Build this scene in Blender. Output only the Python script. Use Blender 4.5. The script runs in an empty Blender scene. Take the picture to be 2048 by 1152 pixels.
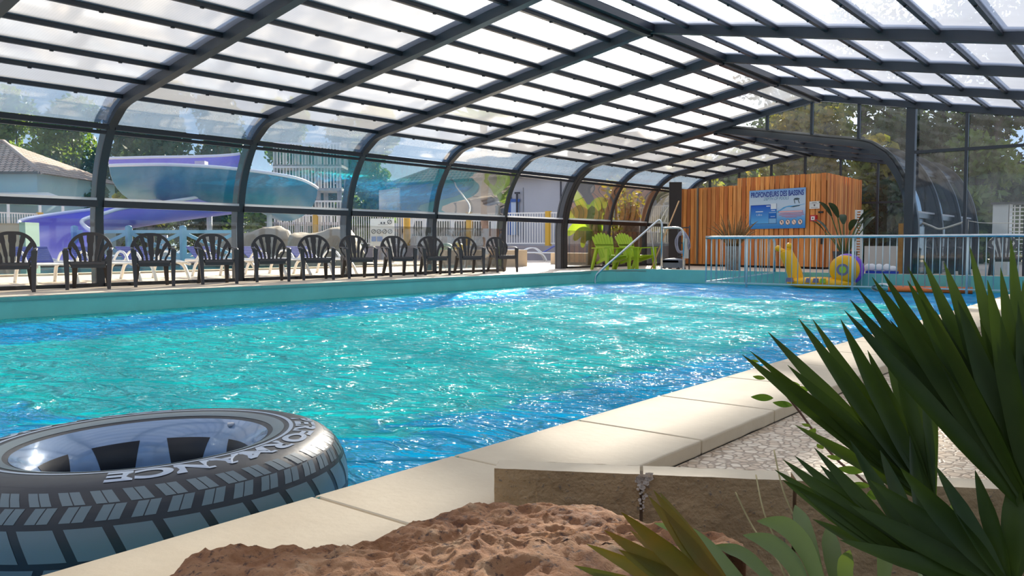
import bpy, math, random
import numpy as np
from mathutils import Vector, Matrix, noise
PI = math.pi
random.seed(7)
rng = np.random.default_rng(7)
SC = bpy.context.scene
COL = SC.collection

# ------------------------------------------------------------------ camera, sky, sun, exposure
YAW, PITCH, FPX, HC = math.radians(38.78), math.radians(2.973), 1658.0, 0.65
cd = bpy.data.cameras.new('camera')
cd.sensor_width = 36; cd.lens = FPX / 2048 * 36; cd.clip_start = 0.05; cd.clip_end = 600
cam = bpy.data.objects.new('camera', cd); COL.objects.link(cam)
cam.location = (0, 0, HC); cam.rotation_euler = (PI/2 - PITCH, 0, YAW)
SC.camera = cam

SUN_AZ, SUN_EL = math.radians(29.0), math.radians(20.0)
SUND = Vector((-math.sin(SUN_AZ)*math.cos(SUN_EL), math.cos(SUN_AZ)*math.cos(SUN_EL), math.sin(SUN_EL)))
sl = bpy.data.lights.new('sun', 'SUN'); sl.energy = 15.5; sl.angle = math.radians(0.8); sl.color = (1, .90, .74)
so = bpy.data.objects.new('sun', sl); COL.objects.link(so)
so.rotation_euler = (-SUND).to_track_quat('-Z', 'Y').to_euler()

vs = SC.view_settings
vs.view_transform = 'Standard'; vs.look = 'None'; vs.exposure = 0.5; vs.gamma = 1; vs.use_curve_mapping = False
SC.cycles.use_denoising = True
SC.cycles.max_bounces = 9; SC.cycles.transparent_max_bounces = 24
SC.cycles.diffuse_bounces = 3; SC.cycles.glossy_bounces = 3; SC.cycles.transmission_bounces = 5
SC.cycles.sample_clamp_indirect = 4.0
SC.cycles.use_adaptive_sampling = True; SC.cycles.adaptive_threshold = 0.02

class NT:
    def __init__(s, tree): s.t = tree; s.n = tree.nodes; s.n.clear()
    def __call__(s, typ, inp=None, **kw):
        n = s.n.new(typ)
        for k, v in kw.items(): setattr(n, k, v)
        for k, v in (inp or {}).items(): s.put(n.inputs[k], v)
        return n
    def put(s, sock, v):
        if isinstance(v, bpy.types.NodeSocket): s.t.links.new(v, sock)
        elif isinstance(v, bpy.types.Node): s.t.links.new(v.outputs[0], sock)
        elif isinstance(v, (tuple, list)) and len(v) == 3 and sock.type == 'RGBA': sock.default_value = (*v, 1)
        else: sock.default_value = v
    def m(s, op, a, b=0.0, c=None):
        d = {0: a, 1: b}
        if c is not None: d[2] = c
        return s('ShaderNodeMath', d, operation=op)
    def mix(s, f, a, b, blend='MIX'):
        n = s('ShaderNodeMix', data_type='RGBA', blend_type=blend)
        s.put(n.inputs[0], f); s.put(n.inputs[6], a); s.put(n.inputs[7], b)
        return n.outputs[2]
    def ramp(s, fac, stops, interp='LINEAR'):
        n = s('ShaderNodeValToRGB', {0: fac}); e = n.color_ramp.elements; n.color_ramp.interpolation = interp
        while len(e) < len(stops): e.new(0.5)
        for i, (p, c) in enumerate(stops):
            e[i].position = p; e[i].color = (*c, 1) if len(c) == 3 else c
        return n.outputs[0]

w = bpy.data.worlds.new('sky'); SC.world = w; w.use_nodes = True
g = NT(w.node_tree)
tc = g('ShaderNodeTexCoord')
gen = tc.outputs['Generated']
dotn = g('ShaderNodeVectorMath', {0: gen, 1: tuple(SUND)}, operation='DOT_PRODUCT').outputs['Value']
sep = g('ShaderNodeSeparateXYZ', {0: gen})
skyc = g.ramp(sep.outputs[2], [(0.0, (.55, .72, .90)), (.12, (.30, .52, .86)), (.5, (.12, .30, .72)), (1, (.08, .2, .55))])
mp = g('ShaderNodeMapping', {0: gen, 3: (1, 1, 2.2)})
cn = g('ShaderNodeTexNoise', {'Vector': mp, 'Scale': 2.6, 'Detail': 6.0, 'Roughness': .55})
cl = g.ramp(cn.outputs[0], [(.38, (0, 0, 0)), (.58, (1, 1, 1))])
side = g.m('SUBTRACT', 1.0, g.m('MULTIPLY', g.m('MAXIMUM', sep.outputs[0], 0.0), 0.2))
hi = g.m('GREATER_THAN', sep.outputs[2], -0.02)
cloud_f = g.m('MULTIPLY', g.m('MULTIPLY', cl, .8), g.ramp(sep.outputs[2], [(.10, (.15, .15, .15)), (.24, (1, 1, 1))]))
base = g.mix(cloud_f, skyc, (.94, .93, .93))
glow = g.m('MULTIPLY', g.m('POWER', g.m('MAXIMUM', dotn, 0.0), 14.0), 0.9)
glow2 = g.m('MULTIPLY', g.m('POWER', g.m('MAXIMUM', dotn, 0.0), 70.0), 12.0)
glow3 = g.m('MULTIPLY', g.m('POWER', g.m('MAXIMUM', dotn, 0.0), 350.0), 45.0)
gl = g.m('ADD', g.m('ADD', glow, glow2), glow3)
glc = g.mix(1.0, (1, .97, .92), g('ShaderNodeCombineColor', {0: gl, 1: gl, 2: gl}), 'MULTIPLY')
tot = g.mix(1.0, base, glc, 'ADD')
tot2 = g.mix(hi, (.30, .29, .26), tot)
bg = g('ShaderNodeBackground', {0: tot2, 1: 1.0})
g('ShaderNodeOutputWorld', {0: bg})

# ------------------------------------------------------------------ camera geometry (measuring only)
FW = np.array([-math.sin(YAW)*math.cos(PITCH), math.cos(YAW)*math.cos(PITCH), -math.sin(PITCH)])
RT = np.array([math.cos(YAW), math.sin(YAW), 0]); UPV = np.cross(RT, FW); C0 = np.array([0, 0, HC])
def ray(px, py): return FW + RT*(px-1024)/FPX - UPV*(py-576)/FPX
def uz(px, py, z=0.0):
    r = ray(px, py); return C0 + r*(z-HC)/r[2]
def uY(px, py, Y):
    r = ray(px, py); return C0 + r*Y/r[1]
def uX(px, py, X):
    r = ray(px, py); return C0 + r*X/r[0]
def uD(px, py, D): return C0 + ray(px, py)*D

# ------------------------------------------------------------------ mesh helpers
MATS = {}
class MB:
    def __init__(s): s.v = []; s.f = []; s.sm = []; s.mi = []; s.cm = 0
    def add(s, V, F, smooth=False):
        o = len(s.v); s.v += [tuple(map(float, p)) for p in V]
        for f in F: s.f.append([i+o for i in f]); s.sm.append(smooth); s.mi.append(s.cm)
        return s
    def box(s, c, size, rz=0.0, rot=None):
        x, y, z = [q/2 for q in size]
        P = [Vector(p) for p in ((-x,-y,-z),(x,-y,-z),(x,y,-z),(-x,y,-z),(-x,-y,z),(x,-y,z),(x,y,z),(-x,y,z))]
        M = rot if rot is not None else Matrix.Rotation(rz, 3, 'Z')
        P = [M @ p + Vector(c) for p in P]
        return s.add(P, [(0,3,2,1),(4,5,6,7),(0,1,5,4),(1,2,6,5),(2,3,7,6),(3,0,4,7)])
    def span(s, x0, x1, y0, y1, z0, z1): return s.box(((x0+x1)/2,(y0+y1)/2,(z0+z1)/2),(abs(x1-x0),abs(y1-y0),abs(z1-z0)))
    def beam(s, a, b, wd, ht, up=(0,0,1)):
        a, b = Vector(a), Vector(b); d = (b-a).normalized(); u = Vector(up)
        r = d.cross(u)
        if r.length < 1e-5: u = Vector((1,0,0)); r = d.cross(u)
        r.normalize(); u = r.cross(d).normalized()
        P = [p + r*sx*wd/2 + u*sy*ht/2 for p in (a, b) for sx, sy in ((-1,-1),(1,-1),(1,1),(-1,1))]
        return s.add(P, [(0,3,2,1),(4,5,6,7),(0,1,5,4),(1,2,6,5),(2,3,7,6),(3,0,4,7)])
    def tube(s, path, r, seg=10, cap=True, closed=False, flat=1.0, up=(0,0,1)):
        path = [Vector(p) for p in path]; n = len(path)
        rad = r if isinstance(r, (list, tuple)) else [r]*n
        V = []; pr = None
        for i, p in enumerate(path):
            if closed: t = (path[(i+1) % n]-path[i-1]).normalized()
            else: t = (path[min(i+1,n-1)]-path[max(i-1,0)]).normalized()
            if pr is None:
                a = t.cross(Vector(up))
                if a.length < .05: a = t.cross(Vector((1,0,0)))
            else: a = pr - t*pr.dot(t)
            a.normalize(); pr = a; b = t.cross(a)
            for k in range(seg):
                q = 2*PI*k/seg; V.append(p + (a*math.cos(q) + b*math.sin(q)*flat)*rad[i])
        F = []
        for i in range(n if closed else n-1):
            j = (i+1) % n
            for k in range(seg): F.append((i*seg+k, i*seg+(k+1)%seg, j*seg+(k+1)%seg, j*seg+k))
        s.add(V, F, True)
        if cap and not closed:
            o = len(s.v)-len(V)
            s.f.append([o+k for k in range(seg)][::-1]); s.sm.append(False); s.mi.append(s.cm)
            s.f.append([o+(n-1)*seg+k for k in range(seg)]); s.sm.append(False); s.mi.append(s.cm)
        return s
    def prism(s, pts, d, smooth=False):
        """closed outline pts (3D) extruded by vector d"""
        n = len(pts); d = Vector(d); P = [Vector(p) for p in pts]
        V = P + [p+d for p in P]
        s.add(V, [list(range(n))[::-1], [n+i for i in range(n)]])
        o = len(s.v)-2*n
        for i in range(n):
            s.f.append([o+i, o+(i+1)%n, o+n+(i+1)%n, o+n+i]); s.sm.append(smooth); s.mi.append(s.cm)
        return s
    def lathe(s, prof, c, seg=32, rx=1.0, ry=1.0):
        V = []; F = []; n = len(prof)
        for k in range(seg):
            a = 2*PI*k/seg
            for (r, z) in prof: V.append((c[0]+r*math.cos(a)*rx, c[1]+r*math.sin(a)*ry, c[2]+z))
        for k in range(seg):
            j = (k+1) % seg
            for i in range(n-1): F.append((k*n+i, j*n+i, j*n+i+1, k*n+i+1))
        return s.add(V, F, True)
    def grid(s, fn, nu, nv, smooth=True, cu=False, cv=False):
        V = [fn(i/(nu if cu else nu-1), j/(nv if cv else nv-1)) for i in range(nu) for j in range(nv)]
        F = [(i*nv+j, ((i+1)%nu)*nv+j, ((i+1)%nu)*nv+(j+1)%nv, i*nv+(j+1)%nv) for i in range(nu if cu else nu-1) for j in range(nv if cv else nv-1)]
        return s.add(V, F, smooth)
    def ell(s, c, r, nu=20, nv=12):
        return s.grid(lambda u, v: (c[0]+r[0]*math.cos(2*PI*u)*math.sin(PI*v), c[1]+r[1]*math.sin(2*PI*u)*math.sin(PI*v), c[2]-r[2]*math.cos(PI*v)), nu, nv, cu=True)
    def build(s, name, mat, parent=None, local=False):
        """mesh object; with a parent the vertices are given in world space unless local"""
        V = np.array(s.v, float)
        if parent is not None: off = np.zeros(3) if local else np.array(wloc(parent))
        elif local: off = np.zeros(3)
        else: off = np.array([(V[:,0].min()+V[:,0].max())/2, (V[:,1].min()+V[:,1].max())/2, V[:,2].min()])
        me = bpy.data.meshes.new(name); me.from_pydata((V-off).tolist(), [], s.f); 
        for mm in (mat if isinstance(mat, (list, tuple)) else [mat]): me.materials.append(mm)
        me.polygons.foreach_set('use_smooth', s.sm); me.polygons.foreach_set('material_index', s.mi); me.update()
        o = bpy.data.objects.new(name, me); COL.objects.link(o)
        if parent is not None: o.parent = parent
        else: o.location = off
        return o
def wloc(o):
    l = Vector((0,0,0))
    while o is not None: l += o.location; o = o.parent
    return l
def tag(o, label=None, cat=None, group=None, kind=None):
    if label: o['label'] = label
    if cat: o['category'] = cat
    if group: o['group'] = group
    if kind: o['kind'] = kind
    return o
def thing(name, label, cat, loc=(0,0,0), rz=0.0, group=None, kind=None):
    o = bpy.data.objects.new(name, None); COL.objects.link(o); o.location = loc; o.rotation_euler = (0,0,rz)
    o.empty_display_size = .1
    return tag(o, label, cat, group, kind)
def copy_tree(o, parent=None):
    c = o.copy(); COL.objects.link(c)
    if parent is not None: c.parent = parent
    for ch in [q for q in o.children]: copy_tree(ch, c)
    return c
def cat_spline(P, n=8, closed=False):
    P = [Vector(p) for p in P]; out = []; N = len(P)
    for i in range(N if closed else N-1):
        p0 = P[(i-1)%N] if closed else P[max(i-1,0)]; p1 = P[i]; p2 = P[(i+1)%N]; p3 = P[(i+2)%N] if closed else P[min(i+2,N-1)]
        for k in range(n):
            t = k/n
            out.append(.5*((2*p1)+(-p0+p2)*t+(2*p0-5*p1+4*p2-p3)*t*t+(-p0+3*p1-3*p2+p3)*t**3))
    if not closed: out.append(P[-1])
    return out

# ------------------------------------------------------------------ materials
def mat(name, col, rough=.5, metal=0.0, spec=.5, var=0.0, vscale=6.0, bump=0.0, bscale=40.0, alt=None, coat=0.0, trans=0.0):
    if name in MATS: return MATS[name]
    m = bpy.data.materials.new(name); m.use_nodes = True; g = NT(m.node_tree)
    p = g('ShaderNodeBsdfPrincipled', {'Roughness': rough, 'Metallic': metal, 'Specular IOR Level': spec, 'Coat Weight': coat})
    c = col
    if var or alt:
        t = g('ShaderNodeTexCoord'); n = g('ShaderNodeTexNoise', {'Vector': t.outputs['Object'], 'Scale': vscale, 'Detail': 5.0})
        f = g.ramp(n.outputs[0], [(.3, (0,0,0)), (.7, (1,1,1))])
        b = alt if alt else tuple(q*(1-var) for q in col)
        c = g.mix(f, col, b)
    g.put(p.inputs['Base Color'], c)
    if bump:
        t = g('ShaderNodeTexCoord'); n = g('ShaderNodeTexNoise', {'Vector': t.outputs['Object'], 'Scale': bscale, 'Detail': 6.0})
        g.put(p.inputs['Normal'], g('ShaderNodeBump', {'Strength': bump, 'Distance': .02, 'Height': n.outputs[0]}))
    out = p
    if trans:
        tr = g('ShaderNodeBsdfTranslucent', {0: c}); out = g('ShaderNodeMixShader', {0: trans, 1: p, 2: tr})
    g('ShaderNodeOutputMaterial', {0: out})
    MATS[name] = m
    return m
def newmat(name):
    m = bpy.data.materials.new(name); m.use_nodes = True; MATS[name] = m
    return m, NT(m.node_tree)

M_ALU = mat('anthracite powder coat', (.045, .048, .055), .42, 0, .5, var=.25, vscale=1.5)
M_ALUD = mat('dark anthracite profile', (.018, .02, .026), .35, 0, .5)
M_RAIL = mat('satin black rail', (.02, .022, .025), .22, 0, .6)
M_STEEL = mat('brushed stainless steel', (.62, .66, .66), .22, 1.0, var=.15, vscale=8)
M_GALV = mat('pale painted steel', (.52, .62, .62), .35, .6)
M_WHITE = mat('white plastic', (.8, .8, .78), .4)
M_MINT = mat('mint pool liner', (.17, .56, .50), .35, var=.12, vscale=2)

def glassmat(name, tint, refl, rough=.03, dirt=.15, milk=(.55, .57, .6)):
    m, g = newmat(name)
    tr = g('ShaderNodeBsdfTransparent', {0: tint})
    gl = g('ShaderNodeBsdfGlossy', {0: (.9,.93,.95), 1: rough})
    fr = g('ShaderNodeFresnel', {0: 1.45})
    f = g.m('MINIMUM', g.m('MULTIPLY_ADD', fr, refl, .02), .6)
    a = g('ShaderNodeMixShader', {0: f, 1: tr, 2: gl})
    t = g('ShaderNodeTexCoord'); mp = g('ShaderNodeMapping', {0: t.outputs['Object'], 3: (1, 1, .35)})
    n = g('ShaderNodeTexNoise', {'Vector': mp, 'Scale': 3.0, 'Detail': 8.0, 'Roughness': .65})
    lo = .8 if dirt > .4 else .25
    d = g.m('MULTIPLY', g.ramp(n.outputs[0], [(.35, (lo,lo,lo)), (.75, (1,1,1))]), dirt)
    di = g('ShaderNodeBsdfTranslucent', {0: milk}); dd = g('ShaderNodeBsdfDiffuse', {0: milk})
    mm = g('ShaderNodeMixShader', {0: .5, 1: di, 2: dd})
    g('ShaderNodeOutputMaterial', {0: g('ShaderNodeMixShader', {0: d, 1: a, 2: mm})})
    return m
M_SIDE = glassmat('smoky curved side glazing', (.70, .71, .68), 1.0, .02, .05)
M_LOW = glassmat('lower side glazing', (.84, .84, .82), .7, .02, .025)
M_GABLE = glassmat('gable glazing', (.60, .63, .64), .8, .03, .05)
M_CURVE = glassmat('clear curved roof glazing', (.66, .74, .82), .8, .08, .55, (.22, .30, .40))

def polycarb():
    m, g = newmat('multiwall polycarbonate roof sheet')
    t = g('ShaderNodeTexCoord'); s = g('ShaderNodeSeparateXYZ', {0: t.outputs['Object']})
    stripe = g.m('FRACT', g.m('MULTIPLY', s.outputs[1], 28.0))
    st = g.ramp(stripe, [(0, (.86,.86,.86)), (.12, (1,1,1)), (.88, (1,1,1)), (1, (.86,.86,.86))])
    n = g('ShaderNodeTexNoise', {'Vector': t.outputs['Object'], 'Scale': 1.3, 'Detail': 4.0})
    v = g.ramp(n.outputs[0], [(.3, (.86,.86,.86)), (.7, (1,1,1))])
    c = g.mix(1.0, g.mix(1.0, (.85,.86,.87), st, 'MULTIPLY'), v, 'MULTIPLY')
    tr = g('ShaderNodeBsdfTransparent', {0: g.mix(1.0, c, (.96, .97, 1.0), 'MULTIPLY')})
    tl = g('ShaderNodeBsdfTranslucent', {0: c})
    rf = g('ShaderNodeBsdfRefraction', {0: c, 1: .5, 2: 1.22})
    gl = g('ShaderNodeBsdfGlossy', {0: (.8,.85,.9), 1: .12})
    a = g('ShaderNodeMixShader', {0: .46, 1: tr, 2: tl})
    b = g('ShaderNodeMixShader', {0: .30, 1: a, 2: rf})
    fr = g.m('MULTIPLY', g('ShaderNodeFresnel', {0: 1.35}), .5)
    g('ShaderNodeOutputMaterial', {0: g('ShaderNodeMixShader', {0: fr, 1: b, 2: gl})})
    return m
M_POLY = polycarb()

def stone(name, c1, c2, scale, bump, spot=None):
    m, g = newmat(name)
    t = g('ShaderNodeTexCoord')
    n = g('ShaderNodeTexNoise', {'Vector': t.outputs['Object'], 'Scale': scale, 'Detail': 8.0, 'Roughness': .6})
    c = g.mix(g.ramp(n.outputs[0], [(.3,(0,0,0)),(.72,(1,1,1))]), c1, c2)
    n2 = g('ShaderNodeTexNoise', {'Vector': t.outputs['Object'], 'Scale': scale*9, 'Detail': 6.0})
    if spot: c = g.mix(g.ramp(n2.outputs[0], [(.62,(0,0,0)),(.70,(1,1,1))]), c, spot)
    h = g.m('ADD', n.outputs[0], g.m('MULTIPLY', n2.outputs[0], .4))
    p = g('ShaderNodeBsdfPrincipled', {'Base Color': c, 'Roughness': .7, 'Normal': g('ShaderNodeBump', {'Strength': bump, 'Distance': .02, 'Height': h})})
    g('ShaderNodeOutputMaterial', {0: p}); return m
M_COPE = stone('cream limestone coping', (.70, .575, .39), (.62, .495, .325), 5.0, .12)
M_KERB = stone('rough cast kerb stone', (.52, .345, .17), (.33, .21, .10), 9.0, .7, (.24, .18, .12))
M_DECK = stone('pale sandstone paving', (.68, .56, .43), (.58, .47, .36), 3.0, .08)
def mosaic():
    m, g = newmat('crushed marble mosaic paving')
    t = g('ShaderNodeTexCoord')
    v1 = g('ShaderNodeTexVoronoi', {'Vector': t.outputs['Object'], 'Scale': 31.0, 'Randomness': 1.0}, feature='DISTANCE_TO_EDGE')
    v2 = g('ShaderNodeTexVoronoi', {'Vector': t.outputs['Object'], 'Scale': 31.0, 'Randomness': 1.0})
    sc = g('ShaderNodeSeparateColor', {0: v2.outputs['Color']})
    st = g.ramp(sc.outputs[0], [(0,(.66,.48,.31)),(.35,(.74,.58,.40)),(.7,(.80,.67,.49)),(1,(.56,.40,.25))])
    e = g.ramp(v1.outputs[0], [(.04,(0,0,0)),(.12,(1,1,1))])
    c = g.mix(e, (.38,.27,.17), st)
    p = g('ShaderNodeBsdfPrincipled', {'Base Color': c, 'Roughness': .6, 'Normal': g('ShaderNodeBump', {'Strength': .5, 'Distance': .006, 'Height': e})})
    g('ShaderNodeOutputMaterial', {0: p}); return m
M_MOS = mosaic()

def water(name, tint, body, scale=1.0, bodyf=.35, zones=None):
    m, g = newmat(name)
    t = g('ShaderNodeTexCoord'); o = t.outputs['Object']
    mp = g('ShaderNodeMapping', {0: o, 2: (0, 0, -YAW - .1), 3: (1.0, 1.7, 1.0)})
    n0 = g('ShaderNodeTexNoise', {'Vector': mp, 'Scale': .8*scale, 'Detail': 2.0, 'Roughness': .5, 'Distortion': .6})
    n1 = g('ShaderNodeTexNoise', {'Vector': mp, 'Scale': 2.3*scale, 'Detail': 2.5, 'Roughness': .5, 'Distortion': 1.3})
    n2 = g('ShaderNodeTexNoise', {'Vector': mp, 'Scale': 8.5*scale, 'Detail': 2.0, 'Roughness': .5, 'Distortion': .8})
    h = g.m('ADD', g.m('ADD', g.m('MULTIPLY', n1.outputs[0], 1.0), g.m('MULTIPLY', n0.outputs[0], 1.6)), g.m('MULTIPLY', n2.outputs[0], .16))
    bp = g('ShaderNodeBump', {'Strength': 1.0, 'Distance': .24, 'Height': h})
    fr = g.m('MULTIPLY', g('ShaderNodeFresnel', {0: 1.33, 1: bp}), .9)
    rf = g('ShaderNodeBsdfRefraction', {0: tint, 1: 0.0, 2: 1.33, 'Normal': bp})
    tr = g('ShaderNodeBsdfTransparent', {0: tint})
    under = g('ShaderNodeMixShader', {0: .25, 1: rf, 2: tr})
    c = body
    if zones:
        # bottom colour seen through the water: turquoise basin, blue sloping margins, green painted band of the sunk wall and its reflection
        ps = g('ShaderNodeSeparateXYZ', {0: g('ShaderNodeNewGeometry').outputs['Position']})
        wob = g.m('ADD', g.m('MULTIPLY', g.m('SUBTRACT', n1.outputs[0], .5), 1.1), g.m('MULTIPLY', g.m('SUBTRACT', n2.outputs[0], .5), .5))
        def inside(v, a0, a1, e): 
            x = g.m('ADD', v, wob)
            lo_ = g('ShaderNodeMapRange', {0: x, 1: a0-e, 2: a0+e}).outputs[0]; hi_ = g('ShaderNodeMapRange', {0: x, 1: a1-e, 2: a1+e, 3: 1.0, 4: 0.0}).outputs[0]
            return g.m('MULTIPLY', lo_, hi_)
        ins = g.m('MULTIPLY', inside(ps.outputs[0], -8.4, -3.0, .12), inside(ps.outputs[1], 1.85, 13.6, .12))
        wall_and_refl = g('ShaderNodeMapRange', {0: g.m('ADD', ps.outputs[0], wob), 1: -10.9, 2: -10.4, 3: 1.0, 4: 0.0}).outputs[0]
        c = g.mix(ins, zones[0], body); c = g.mix(wall_and_refl, c, zones[1])
    df = g('ShaderNodeBsdfDiffuse', {0: c, 'Normal': bp})
    under = g('ShaderNodeMixShader', {0: bodyf, 1: under, 2: df})
    gl = g('ShaderNodeBsdfGlossy', {0: (1,1,1), 1: .07, 'Normal': bp})
    g('ShaderNodeOutputMaterial', {0: g('ShaderNodeMixShader', {0: fr, 1: under, 2: gl})})
    return m
M_WATER = water('pool water', (.70, .98, 1.0), (.012, .72, .72), 1.0, .64, ((.0, .42, .86), (.02, .52, .52)))
M_WATER2 = water('outdoor pool water', (.6, .92, .95), (.05, .5, .58), .8, .4)

def poolfloor():
    m, g = newmat('turquoise pool liner with blue border')
    t = g('ShaderNodeTexCoord'); s = g('ShaderNodeSeparateXYZ', {0: t.outputs['Generated']})
    # border of about 1.1 m on a floor 9.64 x 25 m
    x = g.m('MULTIPLY', s.outputs[0], 9.64); y = g.m('MULTIPLY', s.outputs[1], 24.24)
    dx = g.m('MINIMUM', x, g.m('SUBTRACT', 9.64, x)); dy = g.m('MINIMUM', y, g.m('SUBTRACT', 24.24, y))
    d = g.m('MINIMUM', dx, dy)
    f = g.ramp(g.m('MULTIPLY', d, .1), [(.128, (0,0,0)), (.135, (1,1,1))])
    v = g('ShaderNodeTexNoise', {'Vector': t.outputs['Object'], 'Scale': .8, 'Detail': 3.0})
    c1 = g.mix(v.outputs[0], (.04, .84, .80), (.10, .96, .88))
    c = g.mix(f, (.0, .30, .98), c1)
    g('ShaderNodeOutputMaterial', {0: g('ShaderNodeBsdfPrincipled', {'Base Color': c, 'Roughness': .6})})
    return m
M_PFLOOR = poolfloor()

def leafmat(name, c1, c2, trans=.35, rough=.5, scale=3.0):
    m, g = newmat(name)
    t = g('ShaderNodeTexCoord'); n = g('ShaderNodeTexNoise', {'Vector': t.outputs['Object'], 'Scale': scale, 'Detail': 4.0})
    c = g.mix(g.ramp(n.outputs[0], [(.35,(0,0,0)),(.65,(1,1,1))]), c1, c2)
    p = g('ShaderNodeBsdfPrincipled', {'Base Color': c, 'Roughness': rough, 'Specular IOR Level': .3})
    tr = g('ShaderNodeBsdfTranslucent', {0: g.mix(1.0, c, (1.3, 1.35, .5), 'MULTIPLY')})
    g('ShaderNodeOutputMaterial', {0: g('ShaderNodeMixShader', {0: trans, 1: p, 2: tr})}); return m
L_GREEN = leafmat('mid green leaves', (.07,.14,.03), (.16,.22,.05), .4, scale=.8)
L_DARK = leafmat('dark pine needles', (.025,.06,.03), (.07,.10,.04), .25, scale=.6)
L_AUT = leafmat('yellow green leaves', (.22,.26,.04), (.34,.24,.05), .4, scale=.8)
M_BARK = mat('bark', (.16,.11,.08), .9, var=.5, vscale=8, bump=.6)
M_BARKD = mat('dark bark', (.07,.055,.05), .9, var=.4, vscale=8, bump=.6)

def struct(mb, name, m, label=None, cat=None, parent=None):
    o = mb.build(name, m, parent)
    if parent is None: tag(o, label, cat, kind='structure')
    return o

# ------------------------------------------------------------------ pool, decks, ground
PX0, PX1, PYN, PYE = -11.35, -1.71, -6.0, 18.24      # pool edges
WZ, FZ, EZ = -.27, -1.45, .05
ground = MB(); ground.span(-130, 90, -60, 160, -2.3, -2.0)
struct(ground, 'ground', mat('dry ground', (.30,.26,.19), .9, var=.3, vscale=.4), 'sandy ground under and around the pools', 'ground')
fl = MB()
OX0, OX1, OY0, OY1 = -28.0, -18.9, 2.5, 19.5           # outdoor pool
fl.span(-48, OX0, -30, 60, -.3, 0); fl.span(OX0, OX1, -30, OY0, -.3, 0); fl.span(OX0, OX1, OY1, 60, -.3, 0)
fl.span(OX1, PX0-.3, -30, 60, -.3, 0); fl.span(PX0-.3, PX1+.49, PYE+.3, 60, -.3, 0)
fl.span(PX0-.3, PX1+.49, -30, PYN-.3, -.3, 0)
struct(fl, 'floor', M_DECK, 'pale paving around the indoor and outdoor pools', 'floor')
KP = Vector((-1.31, 1.56, 0)); KU = Vector((.865, .502, 0)); KB = Vector((-.502, .865, 0))   # kerb line
fm = MB(); k0 = KP + KU*.10 + KB*.085; k1 = KP + KU*5.0 + KB*.085
fm.prism([(PX1+.492, k0.y, -.25), (k1.x, k1.y, -.25), (14, k1.y, -.25), (14, 60, -.25), (PX1+.492, 60, -.25)], (0, 0, .20))
struct(fm, 'floor', M_MOS, 'crushed marble mosaic paving right of the pool coping', 'floor')
fm = MB(); fm.span(PX1+.492, 14, -30, 5.0, -.6, -.30)
struct(fm, 'ground', mat('planter soil', (.10,.075,.05), .95, var=.4, vscale=30, bump=.8, bscale=60), 'dark soil of the planting bed', 'soil')

# basin
b = MB(); b.span(PX0, PX1, PYN, PYE, FZ-.1, FZ); struct(b, 'floor', M_PFLOOR, 'turquoise pool floor with a blue border', 'pool floor')
def side_wall(path, z0s, z1s, thick=.3):
    mb = MB(); n = len(path)
    V = []
    for (x, y), z1 in zip(path, z1s): V += [(x, y, FZ), (x, y, z1)]
    mb.add(V, [(2*i, 2*i+2, 2*i+3, 2*i+1) for i in range(n-1)], True)
    return mb
R = 1.0
left = [(PX0, PYN), (PX0, PYE-R)] ; 
arc = [(PX0+R-R*math.cos(a), PYE-R+R*math.sin(a)) for a in np.linspace(0, PI/2, 9)]
struct(side_wall([(PX0, PYN)]+arc[:5], None, [0]*2+[.0,.01,.02,.025]), 'wall_left', M_MINT, 'mint green pool side below the dark chairs', 'pool wall')
struct(side_wall(arc[4:]+[(PX1, PYE)], None, [.025,.03,.04,.045,EZ,EZ]), 'wall_back', M_MINT, 'mint green end wall of the pool behind the railing', 'pool wall')
struct(side_wall([(PX1, PYE), (PX1, PYN)], None, [0,0]), 'wall_right', M_MINT, 'mint pool side under the cream coping', 'pool wall')
struct(side_wall([(PX1, PYN), (PX0, PYN)], None, [0,0]), 'wall_front', M_MINT, 'mint pool end behind the viewer', 'pool wall')
# corner deck fill and narrow nosing strips along the left and end edges
b = MB()
pts = [(x, y, -.02) for x, y in arc] + [(PX0+R, PYE+.31, -.02), (PX0-.31, PYE+.31, -.02), (PX0-.31, PYE-R, -.02)]
b.prism(pts[::-1], (0, 0, .035))
b.span(PX0-.31, PX0, PYN-.3, PYE-R, -.05, .004)
struct(b, 'trim_1', M_DECK, 'pale edge slabs along the far side of the pool', 'pool edge')
b = MB(); b.span(PX0+R, PX1+.49, PYE+.003, PYE+.31, -.05, EZ)
struct(b, 'trim_2', M_DECK, 'raised pale edge slabs at the far end of the pool', 'pool edge')
b = MB(); b.span(PX0+.0, PX0+.012, PYN, PYE-R, -.055, -.04)
struct(b, 'trim_3', mat('teal nosing', (.10,.30,.28), .3), 'thin teal nosing line under the far pool edge', 'pool edge')
# near coping slabs with open joints
b = MB(); ys = [PYN-.3, -4.6, -3.2, -1.9, -.6, .62, 1.33, 1.86]
y = 2.53
while y < PYE: ys.append(y); y += .66+.02*math.sin(y*7)
ys.append(PYE)
for a, c in zip(ys[:-1], ys[1:]):
    n = max(2, int((c-a)/.05)); pr = []
    out = [(PX1+.49+.006*noise.noise(Vector((0, a+(c-a)*i/n*1, 3.1))*9), a+.003+(c-a-.006)*i/n) for i in range(n+1)]
    poly = [(PX1-.02, a+.003, -.05)] + [(x, yy, -.05) for x, yy in out] + [(PX1-.02, c-.003, -.05)]
    b.prism(poly, (0, 0, .05))
o = struct(b, 'trim_4', M_COPE, 'cream limestone coping along the near side of the pool', 'coping')
bv = o.modifiers.new('bevel', 'BEVEL'); bv.width = .006; bv.segments = 2; bv.limit_method = 'ANGLE'
b = MB(); b.span(PX1+.01, PX1+.46, PYN, PYE, -.30, -.0055)
struct(b, 'trim_5', mat('grey mortar', (.42,.36,.28), .9), 'mortar bed under the cream coping', 'coping')
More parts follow.
